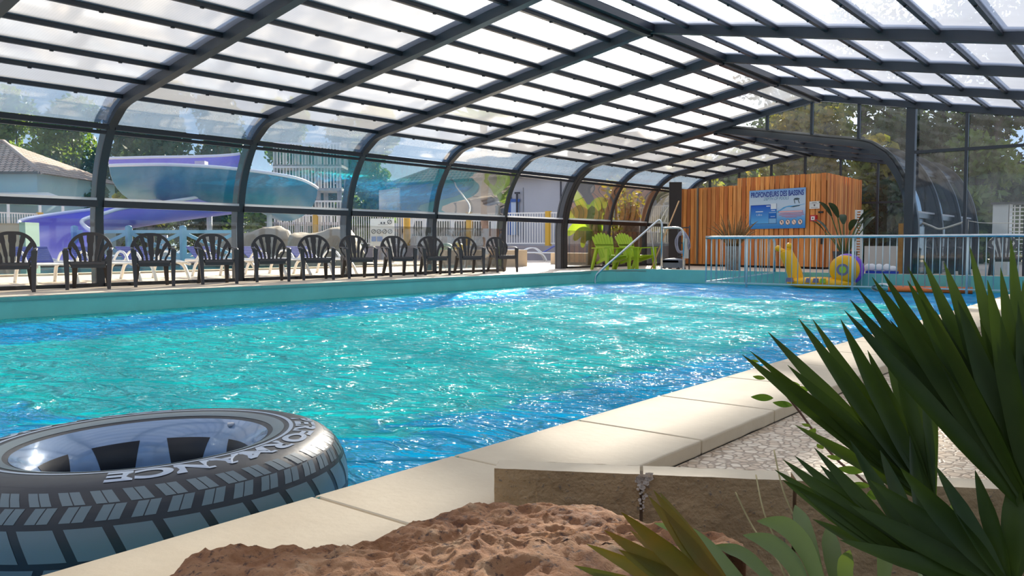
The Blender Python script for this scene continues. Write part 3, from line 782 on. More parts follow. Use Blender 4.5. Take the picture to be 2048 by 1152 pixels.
# ------------------------------------------------------------------ pool railing
def railing():
    A = Vector((-8.28, 17.28, 0)); Bp = Vector((-1.78, 17.50, 0)); Cc = Vector((-7.05, 18.16, 0)); zt, zb = .82, -.185
    root = thing('pool_railing', 'pale steel railing with vertical bars around the shallow pool corner', 'railing', (A.x, A.y, WZ))
    def at(P, Q, t, z): q = P.lerp(Q, t); return (q.x, q.y, z)
    mb = MB(); mb.tube(cat_spline([at(A,Bp,-.002,zt), at(A,Bp,.3,zt), at(A,Bp,.6,zt), at(A,Bp,.955,zt), at(A,Bp,.985,zt-.05), at(A,Bp,1.0,zt-.2)], 6)+[Vector(at(A,Bp,1.0,-.30))], .033, 10); mb.build('top_rail', M_STEEL, root)
    mb = MB(); mb.tube(cat_spline([at(A,Cc,0,zt-.01), at(A,Cc,.5,zt-.01), at(A,Cc,.93,zt-.01), at(A,Cc,.985,zt-.06), at(A,Cc,1,zt-.2)], 6)+[Vector(at(A,Cc,1,.052))], .030, 10); mb.build('top_rail', M_STEEL, root)
    mb = MB(); mb.beam(at(A,Bp,0,zb), at(A,Bp,.997,zb), .04, .025); mb.build('bottom_rail', M_GALV, root)
    mb = MB(); mb.beam(at(A,Cc,0,zb+.01), at(A,Cc,.99,.03), .04, .025); mb.build('bottom_rail', M_GALV, root)
    N = 50
    for k in range(1, N):
        t = k/N*.985
        mb = MB(); mb.tube([at(A,Bp,t,zb+.01), at(A,Bp,t,zt-.02)], .0095, 6); mb.build('baluster', M_GALV, root)
    for k in range(1, 14):
        t = k/14
        mb = MB(); mb.tube([at(A,Cc,t,zb+(.22*t)+.01), at(A,Cc,t,zt-.03)], .0085, 6); mb.build('baluster', M_GALV, root)
    for t in (.0, .145, .485, .80):
        mb = MB(); mb.tube([at(A,Bp,t,FZ+.9 if t else zb-.02), at(A,Bp,t,zt-.02)], .026 if t else .018, 10); mb.build('post', M_GALV, root)
railing()
# hand rails
def handrail(P, r, label):
    mb = MB(); mb.tube(P, r, 12); return mb
root = thing('handrail', 'slanting stainless handrail rising from the water at the pool corner', 'handrail', (-10.9, 17.2, -.3))
pl = uz(1190, 568, -.30); pt = uY(1316, 441, 18.42); pb = uY(1323, 541, 18.42)
P = [(pl[0], pl[1], -1.0), (pl[0], pl[1], -.30), tuple(uY(1192, 553, pl[1]+.02)), tuple(uY(1206, 537, pl[1]+.1))]
q0 = Vector(P[-1]); q1 = Vector(pt)
P = [P[0]] + cat_spline([P[1], P[2], P[3], q0.lerp(q1, .3), q0.lerp(q1, .7), q0.lerp(q1, .97), (pt[0]+.05, pt[1], pt[2]+.005), (pb[0]-.01, pt[1], pt[2]-.06), (pb[0], pt[1], pt[2]-.2)], 5) + [(pb[0], pt[1], .052)]
mb = MB(); mb.tube(P, .027, 12); mb.build('rail', M_STEEL, root)
mb = MB(); mb.tube([(pb[0], pt[1], .05), (pb[0], pt[1], .062)], .05, 16); mb.build('floor_flange', M_STEEL, root)
root = thing('handrail', 'bent stainless handrail standing on the deck beside the slanting one', 'handrail', (-9.8, 18.42, .05))
a = uY(1324, 456, 18.42); c = uY(1367, 540, 18.42); h = a[2]
mb = MB(); mb.tube([(a[0], 18.42, h)] + cat_spline([(a[0]+.1, 18.42, h), (c[0]-.18, 18.42, h), (c[0]-.05, 18.42, h-.05), (c[0], 18.42, h-.2)], 6) + [(c[0], 18.42, .052)], .026, 12); mb.build('rail', M_STEEL, root)
mb = MB(); mb.tube([(c[0], 18.42, .05), (c[0], 18.42, .062)], .05, 16); mb.build('floor_flange', M_STEEL, root)

# ------------------------------------------------------------------ wooden hut
def woodmat(name, tone=(1,1,1)):
    m, g = newmat(name)
    t = g('ShaderNodeTexCoord'); o = t.outputs['Object']
    mp = g('ShaderNodeMapping', {0: o, 3: (9.0, 9.0, .6)}); n = g('ShaderNodeTexNoise', {'Vector': mp, 'Scale': 2.0, 'Detail': 7.0, 'Roughness': .6, 'Distortion': .6})
    oi = g('ShaderNodeTexNoise', {'Vector': g('ShaderNodeMapping', {0: o, 3: (7.7, 7.7, .02)}), 'Scale': 1.0, 'Detail': 0.0})
    c = g.ramp(n.outputs[0], [(.3, (.58,.20,.045)), (.5, (.78,.32,.085)), (.7, (.88,.43,.14))])
    c = g.mix(1.0, c, tone, 'MULTIPLY'); c = g.mix(g.ramp(oi.outputs[0], [(.35,(0,0,0)),(.65,(1,1,1))]), c, g.mix(1.0, c, (.85,.76,.7), 'MULTIPLY'))
    k = g('ShaderNodeTexVoronoi', {'Vector': g('ShaderNodeMapping', {0: o, 3: (1.0,1.0,.55)}), 'Scale': 3.6})
    c = g.mix(g.ramp(k.outputs[0], [(.02,(1,1,1)),(.05,(0,0,0))]), c, (.12,.05,.02))
    g('ShaderNodeOutputMaterial', {0: g('ShaderNodeBsdfPrincipled', {'Base Color': c, 'Roughness': .6, 'Normal': g('ShaderNodeBump', {'Strength': .3, 'Distance': .01, 'Height': n.outputs[0]})})})
    return m
M_WOOD = woodmat('larch boards')
M_WOOD2 = woodmat('larch boards, redder', (.80,.62,.52)); M_WOOD3 = woodmat('larch boards, paler', (1.18,1.12,1.0))
HA, HB = Vector((-12.55, 23.95, 0)), Vector((-7.30, 22.36, 0)); HBK = Vector((-7.2, 25.05, 0))
def hutP(t, out=0.0, z=0.0):
    q = HA.lerp(HB, t); d = (HB-HA).normalized(); n = Vector((d.y, -d.x, 0)); q = q + n*out; return Vector((q.x, q.y, z))
hut = thing('wooden_hut', 'larch clad hut with vertical boards standing under the rear roof', 'hut', tuple(HA.lerp(HB, .5)))
def boards(name, A, B, z0, zfn, n, parent):
    mb = MB(); d = (B-A)/n; ln = d.length; dd = d.normalized(); nn = Vector((dd.y, -dd.x, 0))
    for k in range(n):
        mb.cm = (k*7+k//3) % 3; a = A + d*k + dd*.012; b_ = A + d*(k+1) - dd*.012; th = .02 + .006*math.sin(k*5.3)
        z1 = zfn((k+.5)/n) + .008*math.sin(k*3.1)
        mb.prism([(a.x, a.y, z0), (b_.x, b_.y, z0), (b_.x+nn.x*th, b_.y+nn.y*th, z0), (a.x+nn.x*th, a.y+nn.y*th, z0)][::-1], (0, 0, z1-z0))
    return mb.build(name, [M_WOOD, M_WOOD2, M_WOOD3], parent)
t1, t2 = .455, .475
boards('front_wall', hutP(0), hutP(t1), .06, lambda t: 2.40, 15, hut)
boards('front_wall', hutP(t1+.004, .03), HB, .06, lambda t: 2.60-.05*t, 18, hut)
nH = Vector(((HB-HA).normalized().y, -(HB-HA).normalized().x, 0))
boards('side_wall', HB, HBK, .06, lambda t: 2.55-.04*t, 18, hut)
mb = MB(); mb.prism([tuple(hutP(.005,-.02,.0)), tuple(hutP(.995,-.02,0)), (HBK.x-.05, HBK.y, 0), (HA.x+.1, HBK.y+.0, 0)], (0,0,2.36)); mb.build('inner_wall', mat('dark timber', (.05,.03,.02), .8), hut)
mb = MB(); a = hutP(.178, .035); mb.box((a.x, a.y, 1.25), (.05, .05, 2.36), math.atan2(HB.y-HA.y, HB.x-HA.x)); mb.build('door_edge', mat('grey metal strip', (.25,.22,.18), .5, .5), hut)
mb = MB(); a = hutP(.975, .045); mb.box((a.x, a.y, 1.52), (.14,.03,.05), math.atan2(HB.y-HA.y, HB.x-HA.x)); mb.build('latch', mat('black iron', (.01,.01,.01), .4), hut)
mb = MB(); a = hutP(.985, .05); mb.box((a.x, a.y, .78), (.05,.04,.22), math.atan2(HB.y-HA.y, HB.x-HA.x)); mb.build('handle', mat('black iron', (.01,.01,.01), .4), hut)

# sign boards on the hut: local frame u to the right, v up
HU = (HB-HA).normalized(); HN = Vector((HU.y, -HU.x, 0))
def plane_pt(px, py, out=.06):
    r = Vector(ray(px, py)); n = HN; o = Vector(C0); base = HA + HN*out
    return o + r*((base-o).dot(n)/r.dot(n))
def signfn(px0, py0, px1, py1, out):
    a = plane_pt(px0, py0, out); b_ = plane_pt(px1, py1, out)
    org = Vector((a.x, a.y, b_.z)); W_ = Vector((b_.x-a.x, b_.y-a.y, 0)).length; H_ = a.z-b_.z
    def f(u, v, d=0.0): q = org + HU*(u*W_) + HN*d; return (q.x, q.y, org.z+v*H_)
    return f, W_, H_
f, W_, H_ = signfn(1499, 382, 1610, 456, .065)
sg = thing('pool_depth_sign', 'blue and white sign about the depths of the pools on the hut', 'sign', f(.5, 0))
def flat(name, polys, col, d, parent, rough=.4, m=None):
    mb = MB()
    for P in polys: mb.add([f(u, v, d) for u, v in P], [list(range(len(P)))])
    return mb.build(name, m or mat('sign ink %d %d %d' % tuple(int(c*255) for c in col), col, rough), parent)
def rect(u0, v0, u1, v1): return [(u0,v0),(u1,v0),(u1,v1),(u0,v1)]
mm, g = newmat('printed sky blue gradient board')
t = g('ShaderNodeTexCoord'); s_ = g('ShaderNodeSeparateXYZ', {0: t.outputs['Generated']})
g('ShaderNodeOutputMaterial', {0: g('ShaderNodeBsdfPrincipled', {'Base Color': g.ramp(s_.outputs[2], [(0,(.02,.22,.60)),(.22,(.10,.36,.72)),(.55,(.55,.68,.82)),(.8,(.50,.64,.80)),(1,(.16,.38,.74))]), 'Roughness': .35})})
mb = MB(); P8 = [f(0,0,-.012), f(1,0,-.012), f(1,0,0), f(0,0,0)]; mb.prism(P8, (0,0,H_)); mb.build('board', mm, sg)
def sign_text(txt, u, v, h, col, parent, name='lettering', bold=.0, shear=0.0, sx=1.0, d=.003, wmax=None, ff=None):
    V, F = text_mesh(txt, h, bold, shear, 'CENTER', 1.0); mb = MB(); fn = ff or f
    W0, H0 = (W_, H_)
    wd = max(p[0] for p in V)-min(p[0] for p in V); k = (wmax*W0/wd) if wmax else sx
    mb.add([fn(u + x*k/W0, v + y/H0, d) for x, y in V], F)
    return mb.build(name, mat('sign ink %d %d %d' % tuple(int(c*255) for c in col), col, .4), parent)
sign_text('PROFONDEURS DES BASSINS', .5, .875, .20, (.01,.04,.30), sg, bold=.006, wmax=.94)
sign_text('DEPTH OF POOLS', .49, .76, .12, (.05,.22,.38), sg, shear=.3, wmax=.45)
mm2, g = newmat('printed pool blue gradient')
t = g('ShaderNodeTexCoord'); s_ = g('ShaderNodeSeparateXYZ', {0: t.outputs['Generated']})
g('ShaderNodeOutputMaterial', {0: g('ShaderNodeBsdfPrincipled', {'Base Color': g.ramp(s_.outputs[2], [(0,(.10,.42,.80)),(1,(.0,.08,.55))]), 'Roughness': .35})})
flat('pool_plan', [rect(.035,.135,.37,.61), rect(.37,.42,.50,.61)], None, .002, sg, m=mm2)
flat('plan_box', [rect(.40,.50,.505,.64)], (.75,.82,.88), .003, sg)
flat('plan_pool', [rect(.37,.27,.50,.40)], (.0,.14,.55), .003, sg); flat('plan_pool', [rect(.37,.14,.50,.255)], (.22,.48,.78), .003, sg)
flat('plan_outline', [rect(.028,.127,.51,.135), rect(.028,.61,.40,.618), rect(.028,.127,.034,.618), rect(.50,.127,.506,.64), rect(.365,.127,.37,.40), rect(.37,.26,.50,.268)], (.02,.06,.2), .004, sg)
sign_text('1,10 m', .19, .36, .075, (.85,.9,.95), sg, d=.004); flat('plan_caption', [rect(.125,.435,.26,.455), rect(.32,.57,.39,.59), rect(.41,.455,.48,.47), rect(.40,.305,.48,.315)], (.8,.88,.95), .005, sg)
wave = [(.50,.44),(.56,.47),(.63,.54),(.72,.57),(.82,.57),(.92,.58),(.99,.60)]; lo_ = [(.99,.59),(.9,.56),(.8,.535),(.68,.53),(.60,.47),(.50,.38)]
flat('wave', [wave+lo_], (.12,.42,.75), .003, sg)
flat('swimmer', [[(.74,.53),(.82,.56),(.92,.575),(.90,.55),(.80,.525)], [(.80,.72),(.82,.75),(.86,.755),(.90,.74),(.90,.71),(.86,.70),(.84,.70)], [(.80,.72),(.815,.72),(.83,.62),(.82,.61)], [(.87,.70),(.885,.70),(.905,.62),(.895,.61)]], (.05,.09,.12), .004, sg)
flat('warning_text', [rect(.535,.405,.96,.425), rect(.535,.425,.55,.435), rect(.57,.37,.97,.382), rect(.55,.335,.985,.347), rect(.60,.30,.94,.31), rect(.66,.272,.86,.28), rect(.535,.43,.96,.438)], (.72,.08,.10), .003, sg)
flat('warning_panel', [rect(.55,.41,.95,.433)], (.95,.55,.55), .004, sg)
for k, u in enumerate((.60,.706,.812,.918)):
    circ = lambda r, n=24: [(u+r*math.cos(2*PI*q/n)/W_, .155+r*math.sin(2*PI*q/n)/H_) for q in range(n)]
    flat('prohibition_disc', [circ(.078)], (.12,.05,.05), .003, sg); flat('prohibition_disc', [circ(.067)], (.95,.72,.60), .004, sg)
    flat('pictogram', [[(u-.045/W_,.155+.05/H_),(u-.036/W_,.155+.058/H_),(u+.045/W_,.155-.05/H_),(u+.036/W_,.155-.058/H_)]] + ([[(u+.02/W_*math.cos(a), .165+.03/H_*math.sin(a)) for a in np.linspace(0,2*PI,7)[:-1]]] if k != 2 else []), (.08,.06,.06), .005, sg)
f, W_, H_ = signfn(1619, 403, 1639, 417, .07)
s2 = thing('safety_notice', 'small white notice with a shield above the red alarm box', 'notice', f(.5,0))
mb = MB(); mb.prism([f(0,0,-.008), f(1,0,-.008), f(1,0,0), f(0,0,0)], (0,0,H_)); mb.build('board', mat('white board', (.75,.75,.72), .4), s2)
flat('shield', [[(.42,.58),(.58,.58),(.57,.40),(.5,.3),(.43,.40)]], (.12,.10,.10), .002, s2); flat('print', [rect(.25,.78,.72,.85), rect(.06,.66,.94,.69), rect(.15,.15,.85,.2)], (.25,.22,.2), .002, s2)
f, W_, H_ = signfn(1622, 430.5, 1634, 442.5, .06)
s3 = thing('fire_alarm_call_point', 'red manual call point on the hut wall below the white notice', 'alarm box', f(.5,0))
mb = MB(); mb.prism([f(0,0,-.02), f(1,0,-.02), f(1,0,.05), f(0,0,.05)], (0,0,H_)); mb.build('housing', mat('red plastic', (.6,.02,.03), .35), s3)
flat('front_plate', [rect(.2,.2,.8,.8)], (.85,.8,.78), .052, s3); flat('button', [[(.5+.12*math.cos(a), .5+.12*math.sin(a)) for a in np.linspace(0,2*PI,13)[:-1]]], (.03,.02,.02), .054, s3)


# ------------------------------------------------------------------ foreground plants
M_PALM = leafmat('dark palm blade', (.026,.052,.010), (.070,.110,.016), .26, .42, 6.0)
M_PALMO = leafmat('olive and rust palm blade', (.13,.13,.02), (.30,.15,.02), .30, .45, 9.0)
M_BLADE = leafmat('pale green strap leaf', (.14,.20,.06), (.20,.26,.10), .35, .4, 5.0)
M_STEM = mat('green stem', (.10,.14,.04), .6)
def blade(mb, base, tip, w_, sag=0.0, fold=.35, nrm=None, tipw=.12, n=14, peak=.45, root=.25):
    base, tip = Vector(base), Vector(tip); d = tip-base; L = d.length; dn = d.normalized()
    view = (Vector((0,0,HC))-(base+tip)/2).normalized() if nrm is None else Vector(nrm)
    side = dn.cross(view).normalized(); up = side.cross(dn).normalized()
    V = []
    for i in range(n+1):
        t = i/n; c = base + d*t + Vector((0,0,-sag*L*(4*t*(1-t)) if sag < 0 else 0)) + Vector((0,0,-sag*L*t*t if sag > 0 else 0)) + Vector((0,0,sag*L*t if sag > 0 else 0))
        wl = root + (1-root)*min(1, t/.32) if t < .62 else max(0, 1-((t-.62)/.38))**.75
        wl = max(wl, .02)*w_/2
        V += [c - side*wl + up*fold*wl*.0, c - up*fold*wl, c + side*wl]
    F = []
    for i in range(n):
        F += [(3*i, 3*i+1, 3*i+4, 3*i+3), (3*i+1, 3*i+2, 3*i+5, 3*i+4)]
    mb.add(V, F, True)
def fan(root, hub, tips, D0, w_, m, hubD, jit=.05, ground=None, nrm_tilt=.0, seed=1, name='blade'):
    r_ = random.Random(seed); H = Vector(uD(hub[0], hub[1], hubD))
    for k, tp in enumerate(tips):
        D = tp[2] if len(tp) > 2 else D0 + r_.uniform(-jit, jit)
        T = Vector(uD(tp[0], tp[1], D)); v = (Vector((0,0,HC))-H).normalized()
        nr = (v + Vector((r_.uniform(-.5,.5), r_.uniform(-.5,.5), r_.uniform(-.3,.5)))).normalized()
        mb = MB(); blade(mb, H, T, w_*r_.uniform(.85,1.15), 0, .45, nr, root=.30); mb.build(name, m, root)
    return H
gz = -.30
palm = thing('fan_palm', 'dark green fan palm with long pointed blades filling the lower right corner', 'palm', (-.05, .98, gz))
H1 = fan(palm, (1868, 1010), [(1484,709),(1499,701),(1536,664),(1597,637),(1625,638),(1681,638),(1700,690),(1761,650),(1795,640),(1610,800),(1560,770),(1850,600),(1720,760),(1575,730),(1650,720),(1735,700),(1590,850),(1790,700)], 1.22, .022, M_PALM, 1.13, seed=3)
H2 = fan(palm, (2075, 1045), [(1688,620),(1700,599),(1714,575),(1744,554),(1764,543),(1814,531),(1846,517),(1888,525),(1939,491),(1975,560),(2001,535),(2021,475),(2046,560),(2090,500),(2140,540),(1815,561),(1870,620),(1915,600),(1960,640),(2035,600),(1780,640)], 1.0, .0225, M_PALM, .93, seed=5)
H3 = fan(palm, (1860, 1150), [(1549,939),(1566,919),(1589,911),(1604,943),(1628,895),(1640,930),(1625,1038),(1605,985),(1700,880),(1760,900),(1820,870),(1565,960)], 1.05, .020, M_PALM, .95, seed=8)
H4 = fan(palm, (2020, 1180), [(1700,1010),(1740,960),(1800,935),(1870,930),(1950,940),(2030,930),(2070,980),(1680,1080)], .98, .023, M_PALM, .90, seed=11)
for H, b0 in ((H1, (-.02,1.02)), (H2, (.02,.93)), (H3, (-.06,.93)), (H4, (.0,.86))):
    mb = MB(); mb.tube(cat_spline([H, H+Vector((.02,-.01,-.15)), (b0[0], b0[1], gz-.02)], 6), .008, 8); mb.build('stalk', M_STEM, palm)
palm2 = thing('fan_palm', 'low fan palm with olive and rust coloured blades in front of the boulder', 'palm', (-.50, .72, gz))
H5 = fan(palm2, (1500, 1250), [(1307,980),(1320,985),(1242,1024),(1208,1060),(1173,1088),(1237,1099),(1297,992),(1148,1131),(1260,1060)], .95, .020, M_PALMO, .86, seed=21)
mb = MB(); mb.tube([H5, (H5.x+.02, H5.y, gz)], .007, 8); mb.build('stalk', M_STEM, palm2)
def strap(root, pts, w_, m, name='leaf'):
    P = cat_spline([Vector(uD(*p)) for p in pts], 6); n = len(P); V = []
    for i, p in enumerate(P):
        t = i/(n-1); d = (P[min(i+1,n-1)]-P[max(i-1,0)]).normalized(); s_ = d.cross((Vector((0,0,HC))-p).normalized()+Vector((0,0,.3))).normalized(); u = s_.cross(d)
        wl = w_/2*max(.04, min(1, (t)*3.2+.02)*(1 if t < .6 else 1-.5*((t-.6)/.4)))
        V += [p-s_*wl, p-u*wl*.3, p+s_*wl]
    F = []
    for i in range(n-1): F += [(3*i, 3*i+1, 3*i+4, 3*i+3), (3*i+1, 3*i+2, 3*i+5, 3*i+4)]
    mb = MB(); mb.add(V, F, True); return mb.build(name, m, root)
lily = thing('strap_leaf_plant', 'clump of arching pale green strap leaves right of the boulder', 'plant', (-.30, .80, gz))
for P, w_ in (([(1514,1042,1.05),(1570,1052,1.03),(1612,1100,1.0),(1650,1200,.95)], .024), ([(1486,1070,1.05),(1540,1085,1.02),(1590,1135,.98),(1620,1220,.94)], .022), ([(1309,1046,1.1),(1380,1070,1.06),(1440,1120,1.0),(1520,1210,.94)], .020),
              ([(1430,1090,1.05),(1490,1110,1.0),(1560,1180,.95)], .016), ([(1590,1010,1.1),(1610,1060,1.05),(1640,1160,.98)], .020), ([(1655,1050,1.1),(1665,1110,1.05),(1680,1190,1.0)], .022), ([(1700,1100,1.0),(1690,1140,1.0),(1700,1210,.98)], .018),
              ([(1760,1040,1.15),(1770,1100,1.1),(1765,1190,1.05)], .020), ([(1905,1000,1.2),(1915,1080,1.15),(1900,1190,1.05)], .022), ([(1985,1040,1.2),(1990,1100,1.15),(1970,1190,1.05)], .022), ([(1850,1060,1.2),(1845,1120,1.15),(1860,1200,1.05)], .018)):
    strap(lily, P, w_, M_BLADE)
for a, b_ in (((1471,985,1.2),(1560,1130,1.05)), ((1512,950,1.25),(1560,1100,1.1)), ((1548,900,1.25),(1600,1060,1.1))):
    mb = MB(); mb.tube(cat_spline([Vector(uD(*a)), Vector(uD((a[0]+b_[0])/2-8, (a[1]+b_[1])/2, 1.15)), Vector(uD(*b_)), Vector(uD(b_[0]+40, b_[1]+110, .98))], 5), .0012, 5); mb.build('grass_stem', mat('dry straw', (.35,.28,.12), .8), lily)
# creeping vine
vine = thing('creeping_vine', 'thin reddish vine with small rounded green leaves climbing over the paving', 'vine', tuple(uD(1740, 960, 1.45)))
vp = [(1535,742,1.5),(1560,775,1.5),(1600,825,1.5),(1640,880,1.48),(1680,925,1.45),(1720,955,1.42),(1760,1000,1.4),(1800,1100,1.3)]
mb = MB(); mb.tube(cat_spline([Vector(uD(*p)) for p in vp], 6), .0022, 6); mb.build('stem', mat('reddish stem', (.16,.07,.04), .7), vine)
M_VL = leafmat('small vine leaf', (.10,.18,.04), (.17,.24,.06), .4, .45, 20.0)
for k, (x, y, s_, a) in enumerate([(1518,755,.020,.3),(1524,795,.034,0),(1565,808,.030,.2),(1590,770,.022,1.2),(1508,722,.015,.2),(1625,862,.018,2),(1612,850,.014,.4),(1640,893,.016,1),(1652,880,.012,3),(1668,915,.022,.3),(1690,905,.016,2.2),(1700,940,.036,.1),(1735,935,.030,.9),(1720,970,.028,.0),(1745,990,.026,1.4),(1600,778,.028,.1),(1720,772,.02,.3)]):
    c = Vector(uD(x, y, 1.48-.0004*(x-1500))); v = (Vector((0,0,HC))-c).normalized(); r_ = v.cross(Vector((0,0,1))).normalized(); u = r_.cross(v)*.55+v*.45
    dx = r_*math.cos(a)+u*math.sin(a); dy = -r_*math.sin(a)+u*math.cos(a); V = []
    for q in range(13):
        t = q/12; wv = math.sin(PI*t)**.8*.36*(1.15-.4*t)
        V += [c+dx*(t-.5)*s_*1.15-dy*wv*s_, c+dx*(t-.5)*s_*1.15-v*.08*s_*math.sin(PI*t), c+dx*(t-.5)*s_*1.15+dy*wv*s_]
    F = []
    for i in range(12): F += [(3*i, 3*i+1, 3*i+4, 3*i+3), (3*i+1, 3*i+2, 3*i+5, 3*i+4)]
    mb = MB(); mb.add(V, F, True); mb.build('leaf', M_VL, vine)

# ------------------------------------------------------------------ things at the far end of the pool
def P3(px, py, D): return Vector(uD(px, py, D))
# snail slide float
M_YEL = mat('glossy yellow vinyl', (.92,.46,.0), .28, 0, .5); M_PUR = mat('purple vinyl', (.22,.06,.60), .3); M_GRY = mat('grey violet vinyl', (.20,.17,.27), .4); M_LG = mat('lime vinyl', (.35,.55,.03), .35)
YS = 17.86
sn = thing('snail_float', 'yellow inflatable snail float with a purple rimmed shell behind the pool railing', 'pool float', (uY(1640,560,YS)[0], YS, WZ))
def q(px, py, dy=0.0): v = uY(px, py, YS+dy); return (v[0], YS+dy, v[2])
mb = MB(); nk = cat_spline([q(1592,560), q(1589,545), q(1582,526), q(1574,510), q(1571,501)], 6); mb.tube(nk, [.15-.02*k/24 if k < 23 else .07 for k in range(len(nk))], 16, flat=1.1); mb.build('neck', M_YEL, sn)
for a, b_ in (((1572,505),(1556,497)), ((1578,505),(1578,492))):
    mb = MB(); mb.tube([q(*a), q(*b_)], [.05,.045], 10); c = q(b_[0]+.5, b_[1]); mb.ell(c, (.07,.065,.07)); mb.build('eye_stalk', M_YEL, sn)
mb = MB(); a = q(1575,563); c = q(1712,566)
def bodyf(u, v):
    x = a[0]+(c[0]-a[0])*u; e_ = math.sin(PI*min(max(u,.0),1))**.35*.98+.02
    th_ = 2*PI*v; return (x, YS+.33*e_*math.copysign(abs(math.cos(th_))**.7, math.cos(th_)), WZ+.11+.13*e_*math.copysign(abs(math.sin(th_))**.7, math.sin(th_)))
mb.grid(bodyf, 40, 24, cv=True); mb.build('body', M_YEL, sn)
cs = q(1692, 539); rs = .33
def disc(mb, r_, y0, y1, bul=.5):
    prof = [(0, y0), (r_*.6, y0), (r_*.9, y0+(y1-y0)*.12), (r_, y0+(y1-y0)*.35), (r_, y0+(y1-y0)*.65), (r_*.9, y0+(y1-y0)*.88), (r_*.6, y1), (0, y1)]
    n = 48; V = []; F = []
    for k in range(n):
        a_ = 2*PI*k/n
        for r2, y in prof: V.append((cs[0]+r2*math.cos(a_), y, cs[2]+r2*math.sin(a_)))
    m_ = len(prof)
    for k in range(n):
        j = (k+1) % n
        for i in range(m_-1): F.append((k*m_+i, k*m_+i+1, j*m_+i+1, j*m_+i))
    mb.add(V, F, True)
mb = MB(); disc(mb, rs-.03, YS-.22, YS+.02); mb.build('shell', M_YEL, sn)
mb = MB(); disc(mb, rs, YS-.05, YS+.24); mb.build('shell_rim', M_PUR, sn)
for r0, m_, d in ((.125, M_GRY, .003), (.075, M_LG, .006)):
    mb = MB(); mb.prism([(cs[0]+r0*math.cos(a_), YS-.22-d, cs[2]+r0*math.sin(a_)) for a_ in np.linspace(0, 2*PI, 33)[:-1]], (0, .01, 0)); mb.build('shell_spot', m_, sn)
for x0, x1, m_ in ((1583,1597,M_GRY),(1622,1630,M_GRY),(1636,1648,M_GRY),(1650,1662,M_LG)):
    p0, p1 = q(x0, 553), q(x1, 553); mb = MB(); mb.prism([(p0[0], YS-.345, WZ+.13), (p1[0], YS-.345, WZ+.13), (p1[0]-.02, YS-.345, WZ+.22), (p0[0]+.02, YS-.345, WZ+.22)], (0, .08, 0)); mb.build('printed_mark', m_, sn)
# orange air mattress
a = uz(1745, 583, WZ); b_ = uz(1945, 588, WZ)
om = thing('air_mattress', 'orange and white air mattress floating in front of the railing', 'pool float', ((a[0]+b_[0])/2, (a[1]+b_[1])/2-.0, WZ))
o0 = Vector((a[0], a[1], WZ)); ou = Vector((b_[0]-a[0], b_[1]-a[1], 0)); oL = ou.length; ou.normalize(); ov = Vector((-ou.y, ou.x, 0))
mb = MB()
for k in range(7):
    p = o0 + ov*(.05+.10*k); mb.tube([p+ou*.28+Vector((0,0,.05)), p+ou*(oL)+Vector((0,0,.05))], .052, 10)
mb.build('body', mat('orange vinyl', (.75,.16,.02), .35), om)
mb = MB(); mb.grid(lambda u, v: tuple(o0 + ou*(.14+.17*math.cos(2*PI*v)) + ov*(.02+.66*u) + Vector((0,0,.07+.075*math.sin(2*PI*v)))), 10, 14, cv=True); mb.build('pillow', M_WHITE, om)
# blue crate with white floats on the deck
a = uY(1732, 540, 18.75); b_ = uY(1797, 540, 18.75)
ct = thing('blue_tray', 'low blue tray behind the railing holding white rounded floats', 'tray', ((a[0]+b_[0])/2, 18.44, EZ))
mb = MB(); xx0, xx1 = uY(1733,540,18.44)[0], uY(1796,540,18.44)[0]; mb.span(xx0, xx1, 18.37, 18.50, EZ, EZ+.05); mb.build('tray', mat('royal blue plastic', (.01,.05,.40), .4), ct)
for k, px in enumerate((1737, 1744, 1758, 1774, 1786)):
    c = uY(px, 535, 18.44); mb = MB(); mb.ell((c[0], 18.44, EZ+.05+.075-.02*(k == 4)), (.085, .05, .08-.02*(k == 4)), 16, 10)
    tag(mb.build('white_float', M_WHITE), ['white rounded float at the left end of the blue tray','white rounded float, second from the left on the blue tray','tallest white rounded float on the blue tray','white rounded float with a dark mark right of the tallest one','small white float at the right end of the blue tray'][k], 'float', 'white floats on the blue tray')
# dry grass in grey pot
gp = thing('potted_dry_plant', 'dry brown grassy plant in a tall grey pot before the hut', 'potted plant', tuple(uY(1466, 532, 19.3)))
c = uY(1466, 532, 19.6); pc = (c[0], 19.6, 0.0)
mb = MB(); mb.lathe([(0,0),(.16,0),(.20,.6),(.22,.62),(.19,.62),(.18,.55),(0,.55)], pc, 24); mb.build('pot', mat('grey wood effect pot', (.30,.29,.28), .7, var=.4, vscale=14), gp)
mb = MB(); r_ = random.Random(4)
for k in range(60):
    a_ = r_.uniform(0, 2*PI); L = r_.uniform(.6,1.05); s_ = r_.uniform(.2,.9); b0 = Vector((pc[0]+.1*math.cos(a_), pc[1]+.1*math.sin(a_), .56))
    P = [b0 + Vector((math.cos(a_)*s_*t*L*.8, math.sin(a_)*s_*t*L*.8, L*t*(1-.55*s_*t))) for t in np.linspace(0,1,6)]
    mb.tube(P, [.016,.015,.014,.011,.008,.003], 4)
mb.build('dry_leaves', mat('dry brown leaves', (.33,.19,.07), .8, var=.5, vscale=20), gp)
